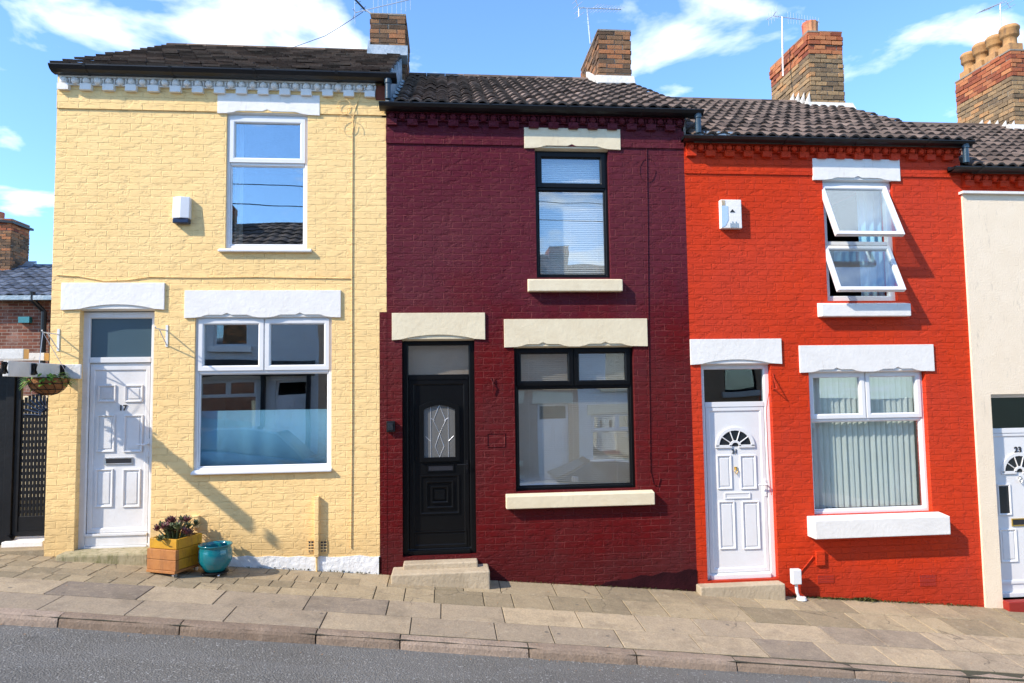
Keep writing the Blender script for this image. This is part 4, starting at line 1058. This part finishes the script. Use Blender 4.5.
for k in range(4): p = Vector(A(363-5*k, 8-5.4*k, 2.9)); mb.tube([p+Vector((.06, -.15, -.06)), p-Vector((.06, -.15, -.06))], .004, 5)
mb.build('boom', 'black_iron', root); reset()
aerial(A(590.5, 44, 2.7), A(587, 8, 2.7), (1, .5, .28), 10, .75, 'pale yagi aerial on a mast beside the second brown chimney', .3, 'alu')
aerial(A(783, 76, 3.2), A(782, 17, 3.2), (1, .15, .0), 12, .75, 'thin white aerial on a tall mast strapped to the orange topped chimney', .22, 'alu', vert=True)
aerial((9.99, 3.3, 7.66), A(996, 3, 3.3)[:0] or (W(1000, 4, 3.3)[0], 3.3, W(1000, 4, 3.3)[1]), (-1, -.2, -.45), 9, .55, 'white aerial above the row of four chimney pots', .25, 'alu')

# ---------------- pergola beam, basket, gate
root = empty('pergola', (-5.5, -.9, gz(-5.5)), 'limewashed timber pergola with black brackets over the yard entrance', 'pergola')
zb0 = W(66, 378)[1]; zb1 = W(66, 364.5)[1]; xe = W(66, 370)[0]
mb = MB(); mb.box(xe-.055, xe, -1.0, -.03, zb0, zb1); mb.build('beam', 'timber', root, bev=.006)
mb = MB(); mb.box(xe-.02, xe+.165, -.028, -.002, zb0-.01, zb1+.0); mb.build('wall_board', 'timber', root, bev=.004)
for yy, pxr, pt, pb in ((.12, 26, 349, 359), (.62, 46.5, 353, 360.5)):
    mb = MB(); xr = W(pxr, 355, yy)[0]; za = W(pxr, pb, yy)[1]; zc_ = W(pxr, pt, yy)[1]
    mb.box(-7.2, xr, yy-.05, yy+.05, za, zc_); mb.box(xr, xr+.004, yy-.048, yy+.048, za+.004, zc_-.003, 1); mb.build('cross_timber', ['timber', 'endgrain'], root, bev=.004)
for px in (3, 33, 61.5):
    # find y on the beam side face where this sight line lands
    lo, hi = -2.2, .2
    for _ in range(40):
        mid = (lo+hi)/2
        if W(px, 368, mid)[0] > xe: lo = mid
        else: hi = mid
    yy = lo; mb = MB()
    mb.box(xe, xe+.012, yy-.03, yy+.03, zb0+.02, zb1-.01)
    for s_ in (-1, 1):
        mb.tube([(xe+.016, yy+s_*.045, zb0+.03), (xe+.016, yy+s_*.015, zb0+.07), (xe+.016, yy+s_*.04, zb1-.02)], .008, 6)
    mb.lathe([(0, .03), (.02, .03), (.025, 0)], (xe+.012, yy, zb1-.04), 8)
    mb.build('bracket', 'black_iron', root)
for p in ((-7.1, .12), (-7.1, .62)):
    mb = MB(); mb.box(p[0]-.045, p[0]+.045, p[1]-.045, p[1]+.045, -.2, zb0+.1); mb.build('post', 'timber', root, bev=.005)
reset()
# hanging basket
bcx, bcy = W(48.5, 372, -.32)[0], -.32; brz = W(48.5, 378, -.32)[1]
root = empty('hanging_basket', (bcx, bcy, brz-.22), 'coir lined wire hanging basket with trailing green plant', 'hanging basket')
R_ = .185; mb = MB(); mb.lathe([(R_*math.cos(t), -R_*.95*math.sin(t)) for t in [i*math.pi/20 for i in range(0, 10)]]+[(.001, -R_*.95)], (bcx, bcy, brz), 28)
mb.lathe([(R_, 0), (R_*.9, -.02), (.001, -.03)], (bcx, bcy, brz), 28, 1); mb.build('liner', ['coir', 'soil'], root, smooth=True)
mb = MB()
for t in (0, .35, .75, 1.15): r_ = (R_+.006)*math.cos(t); zz = brz-R_*.95*math.sin(t); mb.tube([(bcx+r_*math.cos(w), bcy+r_*math.sin(w), zz) for w in [i*math.pi/14 for i in range(29)]], .004, 5)
for k in range(12):
    w = k*math.pi/6; mb.tube([(bcx+(R_+.006)*math.cos(t)*math.cos(w+t*.6), bcy+(R_+.006)*math.cos(t)*math.sin(w+t*.6), brz-R_*.97*math.sin(t)) for t in [i*math.pi/20 for i in range(10)]], .003, 5)
mb.build('wire_frame', 'black_iron', root)
mb = MB(); tp = (bx, -.3, bz+.06)
for k in range(3): w = k*2.09+.5; mb.tube([tp, (bcx+R_*math.cos(w), bcy+R_*math.sin(w), brz)], .003, 5)
mb.build('chain', 'alu', root)
def leaf(mb, base, d, L, w, t, curl=.3):
    d = Vector(d).normalized(); side = d.cross(Vector((0, 0, 1)))
    if side.length < .05: side = Vector((1, 0, 0))
    side.normalize(); nn = side.cross(d)
    pts = []
    for u, ww in ((0, .15), (.35, 1), (.7, .8), (1, .05)):
        c = Vector(base)+d*L*u-Vector((0, 0, 1))*curl*L*u*u
        pts += [c-side*w*ww/2, c+nn*w*.1*ww, c+side*w*ww/2]
    mb.add(pts, [(i*3+j, i*3+j+1, i*3+j+4, i*3+j+3) for i in range(3) for j in range(2)], 0, t)
random.seed(5); mb = MB()
for k in range(240):
    w = random.random()*6.28; r_ = R_*random.random()**.5*1.05; e = random.uniform(-.5, .9)
    b = (bcx+r_*math.cos(w), bcy+r_*math.sin(w), brz+random.uniform(-.03, .05)+(.13*random.random() if math.cos(w) < .1 and r_ > .12 and k % 2 else 0)-(.05 if r_ > R_*.9 else 0)); leaf(mb, b, (math.cos(w), math.sin(w), e), random.uniform(.04, .085), .03, random.random(), .5)
mb.build('foliage', 'leafgreen', root); reset()
# black metal gate
GY = .35
gx0 = W(15, 460, GY)[0]; gx1 = W(50, 460, GY)[0]; gzb = W(30, 536, GY)[1]; gzt = W(30, 376, GY)[1]
root = empty('metal_gate', ((gx0+gx1)/2, GY, gzb), 'black metal lattice gate standing open beside the yellow house', 'gate')
mb = MB(); ring(mb, gx0, gx1+.02, gzb, gzt, .055, GY-.02, GY+.02); mb.box(gx0, gx1, GY-.012, GY+.012, gzb, gzb+.22); mb.build('gate_frame', 'black_iron', root, bev=.004)
mb = MB(); n = 7
zt_ = W(30, 405, GY)[1]
for k in range(n+1):
    x = gx0+.06+(gx1-gx0-.1)*k/n; mb.box(x-.013, x+.013, GY-.008, GY+.008, gzb+.2, zt_+.12*math.sin(math.pi*min(1, (k+2)/n*.6)))
z = gzb+.25; k = 0
while z < zt_: mb.box(gx0+.05, gx1-.04, GY-.006, GY+.006, z, z+.035); z += .07; k += 1
mb.build('lattice', 'black_iron', root)
mb = MB()
for k in range(9):
    c = Vector((gx1-.02, GY-.012, zt_-.12)); r1, r2 = .08, .28; w = RD(80+k*12); mb.tube([c+Vector((r1*math.cos(w), 0, r1*math.sin(w))), c+Vector((r2*math.cos(w)*.95, 0, r2*math.sin(w)))], .007, 5)
mb.build('sunburst', 'bluebox', root)
mb = MB(); x = W(3.5, 538, GY-.05)[0]; z = W(6, 540, GY-.05)[1]; mb.tube([(gx0-.02, GY-.03, z), (gx0-.02, GY-.09, z)], .055, 16); mb.build('castor', 'black_iron', root)
reset()
pg0 = W(0, 460, GY+.1)[0]-.15
root = empty('gate_post', (gx0-.1, GY+.05, gzb), 'black metal gate post and frame at the far left', 'post')
mb = MB(); mb.box(gx0-.09, gx0-.004, GY-.04, GY+.06, -.2, gzt+.08); mb.box(gx0-.85, gx0-.095, GY-.02, GY+.06, -.2, gzt+.05); mb.build('upright', 'black_iron', root, bev=.004)
mb = MB(); mb.box(gx0-.85, gx1+.02, GY-.04, GY+.06, gzt+.02, gzt+.09); mb.build('head_rail', 'black_iron', root, bev=.004)
mb = MB(); mb.box(gx0-.03, gx1+.03, GY-.15, GY+.35, -.1, gzb-.03); mb.build('threshold', 'stone_white', root, bev=.01); reset()
# yard wall and solid door seen through the lattice
mb = MB(); mb.box(-9, -4.3, 3.2, 3.4, -.5, 1.98); o = mb.build('yard_wall', 'stone_cream'); tag(o, 'pale yard wall seen through the lattice of the black gate', 'wall')
mb = MB()
for k in range(14): mb.box(-8+k*.19, -8+k*.19+.17, .9, .93, -.1, 2.1)
# ---------------- old brick building behind, left
BY = 9.0
bxr = -4.3; ez = W(30, 297, BY)[1]; rzt = W(30, 266, BY+2.8)[1]
root = empty('brick_building', (-12, BY, -1), 'old red brick building with grey tiled roof behind the yellow house', 'building')
mb = MB(); mb.box(-22, bxr, BY, BY+6, -1.5, ez+.02); mb.prism([(BY, ez), (BY+2.8, rzt-.08), (BY+5.9, ez)], -22, bxr, 'x'); mb.build('wall', 'oldbrick', root)
random.seed(3); roof_pan(root, -16, bxr+.15, BY-.2, ez, BY+2.8, rzt, 'slate', .24, .30, .03)
mb = MB(); mb.prism([(BY-.3, ez+.0), (BY-.3, ez-.1), (BY-.2, ez-.12), (BY-.05, ez-.1), (BY-.05, ez)], -16, bxr+.1, 'x', m=0); mb.build('gutter', 'lead', root)
px_ = W(46, 330, BY)[0]; mb = MB(); mb.tube([(W(39, 297, BY)[0], BY-.25, ez+.08), (W(39, 300, BY)[0], BY-.25, ez-.1), (px_, BY-.1, ez-.35), (px_, BY-.1, -1)], .06, 10); mb.build('downpipe', 'gutter', root)
x0, x1, z0, z1 = RC(-46, 219, 11, 266, BY+2.2); chimney(root, x0, x1, BY+2.2, BY+3.0, z0-1.0, z1, 4, ['stock', 'orange'])
mb = MB(); mb.prism([(x0-.1, z1+.02), (x1+.08, z1-.12), (x1+.08, z1-.06), (x0-.1, z1+.1)], BY+2.12, BY+3.05); mb.build('chimney_cap', 'gutter', root)
for px in (-12, -2): pot(root, W(px, 218, BY+2.5)[0], BY+2.5, z1-.1, .14, .35 if px < 5 else .18, 'terracotta_red', True)
x0, x1, z0, z1 = RC(20, 317, 31, 323, BY-.05); mb = MB(); mb.box(x0, x1, BY-.12, BY, z0, z1, 0); mb.build('alarm_box', 'teal', root)
mb = MB(); mb.prism([(BY+1.6, W(10, 290, BY+1.6)[1]), (BY+2.9, rzt+.15), (BY+2.9, rzt), (BY+1.6, W(10, 290, BY+1.6)[1]-.2)], -16, W(16, 275, BY+2)[0], 'x'); mb.build('lead_valley', 'lead', root)
reset()

# ================================================================ planter and pot
random.seed(11)
pc = W(174, 574, -.36)
# planter: corner points surveyed on the ground
px0, px1 = W(149, 572, -.52)[0], W(184, 575, -.52)[0]
root = planter = empty('wooden_planter', (W(176, 560, -.34)[0], -.34, gz(-2.9, -.3)), 'yellow and tan wooden planter box with a purple succulent', 'planter')
PC = root.location; PX0, PX1, PY0, PY1 = PC.x-.175, PC.x+.175, -.34-.17, -.34+.17
g0 = gz(-2.9, -.3); b0 = g0+.055; hh = .30
mb = MB()
for side in range(4):
    for k in range(3):
        z0 = b0+k*.103; z1 = z0+.099; j = random.uniform(-.004, .004)
        m = 1 if (side == 0 and k < 2) or (side == 1 and k == 5) else 0
        if side == 0: mb.box(PX0-(.012 if m else 0), PX1+(.012 if m else 0), PY0-(.022 if m else 0)-j, PY0+.022, z0, z1, m)
        if side == 1: mb.box(PX1-.022, PX1+j, PY0+.023, PY1, z0, z1, m)
        if side == 2: mb.box(PX0, PX1-.023, PY1-.022, PY1-.001, z0, z1, m)
        if side == 3: mb.box(PX0+j, PX0+.022, PY0+.023, PY1-.023, z0, z1, m)
mb.build('boards', ['planter_yellow', 'planter_tan'], root, bev=.004)
mb = MB(); mb.box(PX0+.02, PX1-.02, PY0+.02, PY1-.02, b0+.1, b0+hh-.05); mb.build('soil', 'soil', root)
mb = MB(); mb.box(PX0-.01, PX1+.01, PY0-.03, PY0+.04, b0-.03, b0-.002); mb.box(PX0-.01, PX1+.01, PY1-.05, PY1+.0, b0-.03, b0-.002); mb.box(PX0+.0, PX0+.06, PY0+.04, PY1-.05, b0-.03, b0-.004); mb.box(PX1-.06, PX1, PY0+.04, PY1-.05, b0-.03, b0-.004); mb.build('base_frame', 'planter_tan', root, bev=.004)
for (a, b) in ((PX0+.04, PY0+.02), (PX1-.04, PY0+.02), (PX0+.04, PY1-.04), (PX1-.04, PY1-.04)):
    g1 = gz(a, b)+.002; rr = max(.012, (b0-.03-g1)/2); mb = MB(); mb.tube([(a-.012, b, g1+rr), (a+.012, b, g1+rr)], rr, 12); mb.build('castor', 'chrome', root)
planter.rotation_euler = (0, 0, RD(-25))
pl = empty('succulent', ((PX0+PX1)/2, (PY0+PY1)/2, b0+hh-.05), 'dark purple and green succulent growing in the yellow planter', 'plant')
mbs = MB(); mbl = MB(); cx, cy, cz = (PX0+PX1)/2-.01, (PY0+PY1)/2, b0+hh-.05
for k in range(34):
    w = random.random()*6.28; r_ = .15*random.random()**.6; hgt = random.uniform(.07, .2)*(1.2-r_*2)
    b = Vector((cx+r_*.6*math.cos(w), cy+r_*.6*math.sin(w), cz)); t = b+Vector((r_*.9*math.cos(w), r_*.9*math.sin(w), hgt))
    mbs.tube([b, (b+t)/2+Vector((0, 0, .01)), t], [.008, .007, .005], 6)
    for j in range(15):
        a = j*2.4+random.random()*.4; s_ = j/15; e = .2+s_*1.2
        leaf(mbl, t+Vector((0, 0, -.03+.035*s_)), (math.cos(a), math.sin(a), e), random.uniform(.045, .07)*(1.1-.35*s_), .026, min(1, max(0, (.75 if k % 3 else .2)+random.uniform(-.3, .25))), -.15)
mbs.build('stem', 'succulent', pl); mbl.build('foliage', 'succulent', pl); reset()
# teal pot
tx = W(214.5, 574, -.38)[0]; ty = -.36; tg = gz(tx, ty)
root = empty('glazed_pot', (tx, ty, tg), 'round teal glazed pot on castors in front of the yellow wall', 'plant pot')
R2 = .18; zb = tg+.04
prof = [(min(a_, .180)*.92, b_*.95) for a_, b_ in [(.001, 0), (.10, 0), (.115, .012), (.15, .06), (.178, .12), (.187, .175), (.178, .225), (.165, .255), (.17, .268), (.188, .275), (.19, .285), (.18, .29), (.16, .285), (.15, .26), (.155, .2)]]
mb = MB(); mb.lathe(prof, (tx, ty, zb), 48); mb.build('bowl', 'teal', root, smooth=True)
mb = MB(); mb.lathe([(.001, .213), (.08, .217), (.138, .21)], (tx, ty, zb), 24); mb.build('soil', 'soil', root)
mb = MB(); mb.lathe([(.001, .0), (.13, .0), (.13, -.012), (.001, -.012)], (tx, ty, zb-.001), 24); mb.build('trolley', 'black_iron', root)
for k in range(4):
    w = k*math.pi/2+.6; a, b = tx+.115*math.cos(w), ty+.115*math.sin(w); g1 = gz(a, b)+.002; rr = max(.012, (zb-.013-g1)/2); mb = MB(); mb.tube([(a-.01, b, g1+rr), (a+.01, b, g1+rr)], rr, 12); mb.build('castor', 'chrome', root)
mb = MB()
for k in range(12): w = random.random()*6.28; r_ = random.random()*.1; leaf(mb, (tx+r_*math.cos(w), ty+r_*math.sin(w), zb+.217), (math.cos(w), math.sin(w), .7), .04, .012, random.random())
mb.build('dry_stems', 'weed', root); reset()

# weeds and moss along the wall foot: uncountable ground cover
mb = MB(); random.seed(8)
for k in range(1500):
    x = random.choice([random.gauss(4.9, .08), random.uniform(3.95, 6.3), random.gauss(4.55, .1), random.uniform(4, 5.6)]) if k < 950 else random.uniform(-2.2, 6.3)
    for d in (W(0, 0),): pass
    if -.75 < x < .6 or 2.9 < x < 3.95: continue
    y = -abs(random.gauss(.012, .016))-.003; L = random.uniform(.015, .04) if abs(x-4.9) > .14 else random.uniform(.02, .07)
    w = random.random()*6.28
    leaf(mb, (x, y-.004, gz(x, y)+.002), (math.cos(w)*.6, -abs(math.sin(w))*.5, random.uniform(.6, 1.5)), L, L*.35, random.random())
tag(mb.build('weeds', 'weed'), 'low weeds and moss growing along the foot of the walls', 'weeds', kind='stuff')
# fallen leaves / litter specks
mb = MB()
for k in range(420):
    x = random.uniform(-4.5, 6.5); y = random.choice([-random.random()*.12, -random.random()*1.8, -1.88-random.random()**2*.22])
    z = (gz(x, y) if y > -1.85 else rz(x, y))+.006; w = random.random()*6.28; L = random.uniform(.003, .012)
    leaf(mb, (x, y, z), (math.cos(w), math.sin(w), .1), L*1.6, L, random.random(), .0)
tag(mb.build('leaf_litter', 'terracotta'), 'tiny dry leaf fragments scattered on the pavement and gutter', 'litter', kind='stuff')

# ================================================================ the other side of the street (seen in the window reflections)
OY = -11.0
def opp_house(xc, wmat, lmat, fmat, label, dark=False):
    zg = ogz(xc)
    root = empty('terraced_house', (0, 0, 0), label, 'house', 'houses across the street')
    mb = MB(); d = (-1.45, -.62, .12, 2.5); wl = (-.1, 1.35, .95, 2.55); wu = (.1, 1.0, 3.4, 4.85); w = 3.5/2
    wall_cells(mb, -w, w, -1.5, 5.4, [d, wl, wu]); shell(mb, -w, w, -1.5, 5.4, 6.2, 1, [.1, 3.0]); mb.build('wall', [wmat, 'plaster'], root)
    for h in (d, wl, wu):
        m2 = MB(); m2.box(h[0]-.14, h[1]+.14, -.03, .05, h[3], h[3]+.3); m2.build('lintel', lmat, root, bev=.01)
    for h in (wl, wu): m2 = MB(); m2.box(h[0]-.12, h[1]+.12, -.1, .05, h[2]-.15, h[2]); m2.build('window_sill', lmat, root, bev=.01)
    window(root, wl, 2, 2.1, fmat, 'g_clear'); window(root, wu, 1, 4.4, fmat, 'g_clear')
    m2 = MB(); ring(m2, *d, .06, .08, .15); m2.box(d[0]+.06, d[1]-.06, .1, .15, d[2], 2.08)
    for (a, b) in ((.25, .95), (1.1, 1.85)):
        for s_ in (0, 1): rpanel(m2, (d[0]+.13+.32*s_, d[0]+.38+.32*s_, d[2]+a, d[2]+b), .1)
    m2.build('door', fmat, root)
    if dark:
        m2 = MB(); m2.prism([(-.5, 2.85), (.0, 3.05), (0, 2.62), (-.5, 2.7)], -w+.1, w-.1, 'x'); m2.box(-1.55, -1.45, -.2, 0, 0, 2.7); m2.box(1.45, 1.55, -.2, 0, 0, 2.7); m2.box(-.35, -.25, -.2, 0, 0, 2.7); m2.build('canopy', 'black_iron', root)
    gutter(root, -w, w, 5.45, 5.33); roof_pan(root, -w, w, -.12, 5.46, YR, 7.1, pitch=.3, gauge=.42)
    chimney(root, w-.3, w+.3, 2.6, 3.7, 6.0, 7.7, 3, ['stock', 'orange'])
    root.location = (xc, OY, zg); root.rotation_euler = (0, 0, math.pi); reset()
opp_house(-8.6, 'opp_grey', 'stone_white', 'upvc', 'grey rendered house with white lintels across the street, end of the row')
opp_house(-5.1, 'opp_grey', 'stone_white', 'woodwhite', 'grey rendered house with black shop canopy across the street', True)
opp_house(-1.6, 'opp_brick', 'stone_white', 'upvc', 'tan brick house with white lintels across the street')
opp_house(1.9, 'opp_brick', 'stone_cream', 'upvc', 'tan brick house with cream lintels behind the silver car')
opp_house(5.4, 'opp_grey', 'stone_cream', 'upvc', 'grey rendered house with cream lintels across the street')
opp_house(8.9, 'opp_brick', 'stone_white', 'black_upvc', 'tan brick house with black window frames across the street')

# parked cars behind the camera, mirrored in the ground-floor windows
MT['carsilver'] = NT('silver_car_paint').fin((.5, .52, .55), .25, Metallic=.5, Coat_Weight=1.0)
MT['carblue'] = NT('blue_car_paint').fin((.03, .09, .17), .25, Metallic=.3, Coat_Weight=1.0)
MT['tyre'] = NT('tyre_rubber').fin((.015, .015, .015), .8)
def car(xc, yc, mat, label):
    zg = rz(xc, yc); root = empty('parked_car', (0, 0, 0), label, 'car', 'cars parked across the street')
    # body sections along x : (x, half width, z bottom, belt z)
    sec = [(-2.02, .62, .38, .62), (-1.95, .74, .26, .74), (-1.5, .82, .2, .84), (-.9, .85, .18, .92), (0, .86, .18, .95), (.9, .86, .18, .98), (1.6, .84, .2, .98), (1.95, .78, .26, .94), (2.05, .70, .36, .85)]
    mb = MB(); n = 10; vs = []
    for x, hw, zb, zt in sec:
        pr = [(-hw*.92, zb), (-hw, zb+.12), (-hw, (zb+zt)/2+.05), (-hw*.96, zt-.05), (-hw*.8, zt), (hw*.8, zt), (hw*.96, zt-.05), (hw, (zb+zt)/2+.05), (hw, zb+.12), (hw*.92, zb)]
        vs += [(x, p[0], p[1]) for p in pr]
    fs = [(i*n+j, (i+1)*n+j, (i+1)*n+(j+1) % n, i*n+(j+1) % n) for i in range(len(sec)-1) for j in range(n)]+[list(range(n)), [(len(sec)-1)*n+j for j in range(n)]]
    mb.add(vs, fs); b = mb.build('body', mat, root, smooth=True, bev=.02)
    sec2 = [(-1.05, .70, .93, .94), (-.25, .60, .95, 1.40), (.3, .60, .95, 1.47), (1.1, .60, .96, 1.43), (1.75, .66, .95, .99)]
    mb = MB(); vs = []
    for x, hw, zb, zt in sec2: vs += [(x, -.76, zb), (x, -hw, zt-.03), (x, -hw*.8, zt), (x, hw*.8, zt), (x, hw, zt-.03), (x, .76, zb)]
    n = 6; fs = [(i*n+j, (i+1)*n+j, (i+1)*n+(j+1) % n, i*n+(j+1) % n) for i in range(4) for j in range(n)]+[list(range(6)), [24+j for j in range(6)]]
    mi = []
    mb.add(vs, fs)
    for k, f in enumerate(mb.f):
        i, j = divmod(k, n)
        mb.mi[k] = 1 if (k < 24 and (j in (0, 4) or (i in (0, 3) and j in (1, 2, 3)))) else 0
    mb.build('cabin', [mat, 'darkglass'], root, bev=.02)
    for x in (-1.3, 1.28):
        for s_ in (-1, 1):
            mb = MB(); mb.tube([(x, s_*.66, .31), (x, s_*.86, .31)], .31, 24); w_ = mb.build('wheel', 'tyre', root)
            mb = MB(); mb.tube([(x, s_*.855, .31), (x, s_*.872, .31)], .2, 20); mb.build('rim', 'chrome', w_)
    for s_ in (-1, 1): mb = MB(); mb.box(-2.03, -1.9, s_*.6-.12, s_*.6+.12, .58, .7); mb.build('headlight', 'alu', root, bev=.02)
    for s_ in (-1, 1): mb = MB(); mb.box(-.75, -.6, s_*.86-.06, s_*.86+.06, .95, 1.06); mb.build('wing_mirror', mat, root, bev=.02)
    root.location = (xc, yc, zg); root.rotation_euler = (0, RD(6.4), 0); reset()
car(3.4, -9.0+.75, 'carsilver', 'silver hatchback parked across the street, mirrored in the maroon house window')
car(-4.9, -9.0+.75, 'carblue', 'dark blue hatchback parked across the street, mirrored in the yellow house window')
# overhead wires
for k, (z, y) in enumerate(((6.9, -9.6), (6.35, -9.4))):
    mb = MB(); mb.tube([(x, y, z+.0006*x*x-.03*x) for x in range(-30, 31, 3)], .012, 5)
    tag(mb.build('overhead_cable', 'black_iron'), 'higher black cable strung along the far side of the street' if k == 0 else 'lower black cable strung along the far side of the street', 'cable', 'overhead cables')

# ================================================================ light, sky, render
SD = Vector((2.0, 1.0, -1.72)).normalized()
sun = bpy.data.lights.new('sun', 'SUN'); sun.energy = 2.6; sun.angle = RD(.8); sun.color = (1, .90, .75)
so = bpy.data.objects.new('sun', sun); col.objects.link(so); so.rotation_euler = SD.to_track_quat('-Z', 'Y').to_euler(); so.location = (-20, -20, 25)
w = bpy.data.worlds.new('World'); sc.world = w; w.use_nodes = True; t = w.node_tree; N = t.nodes; Lk = t.links
sky = N.new('ShaderNodeTexSky'); sky.sky_type = 'NISHITA'; sky.sun_disc = False
sky.sun_elevation = math.asin(-SD.z); sky.sun_rotation = math.atan2(-SD.x, -SD.y); sky.air_density = 1.0; sky.dust_density = .25; sky.ozone_density = 3.5
bg = N['Background']; bg.inputs[1].default_value = .15
tc = N.new('ShaderNodeTexCoord')
def wn(typ, inp, **kw):
    n = N.new(typ)
    for k, v in kw.items(): setattr(n, k, v)
    for k, v in inp.items():
        if isinstance(v, bpy.types.NodeSocket): Lk.new(v, n.inputs[k])
        else: n.inputs[k].default_value = v
    return n
sep = wn('ShaderNodeSeparateXYZ', {0: tc.outputs['Generated']})
mz = wn('ShaderNodeMath', {0: sep.outputs[2], 1: .12}, operation='ADD').outputs[0]
dv = [wn('ShaderNodeMath', {0: sep.outputs[i], 1: mz}, operation='DIVIDE').outputs[0] for i in (0, 1)]
cv = wn('ShaderNodeCombineXYZ', {0: dv[0], 1: dv[1], 2: CLOUDZ if 'CLOUDZ' in globals() else 3.35}).outputs[0]
n1 = wn('ShaderNodeTexNoise', {'Vector': cv, 'Scale': 3.0, 'Detail': 9.0, 'Roughness': .52, 'Distortion': .25}).outputs[0]
n2 = wn('ShaderNodeTexNoise', {'Vector': cv, 'Scale': .9, 'Detail': 3.0}).outputs[0]
ad = wn('ShaderNodeMath', {0: n1, 1: wn('ShaderNodeMath', {0: n2, 1: .45}, operation='MULTIPLY').outputs[0]}, operation='ADD').outputs[0]
cr = wn('ShaderNodeValToRGB', {0: ad}); cr.color_ramp.elements[0].position = .765; cr.color_ramp.elements[1].position = .90; cr.color_ramp.elements[1].color = (.85, .85, .85, 1)
mx = wn('ShaderNodeMix', {0: cr.outputs[0], 6: sky.outputs[0], 7: (4.3, 4.6, 4.9, 1)}, data_type='RGBA')
skt = wn('ShaderNodeMix', {0: 1.0, 6: sky.outputs[0], 7: (.68, .835, .98, 1)}, data_type='RGBA', blend_type='MULTIPLY'); Lk.new(skt.outputs[2], mx.inputs[6])
Lk.new(mx.outputs[2], bg.inputs[0])
vs_ = sc.view_settings; vs_.view_transform = 'Standard'; vs_.look = 'None'; vs_.exposure = 1.33; vs_.gamma = 1.0; vs_.use_curve_mapping = False
sc.render.engine = 'CYCLES'; sc.render.resolution_x = 1024; sc.render.resolution_y = 683; sc.render.resolution_percentage = 100
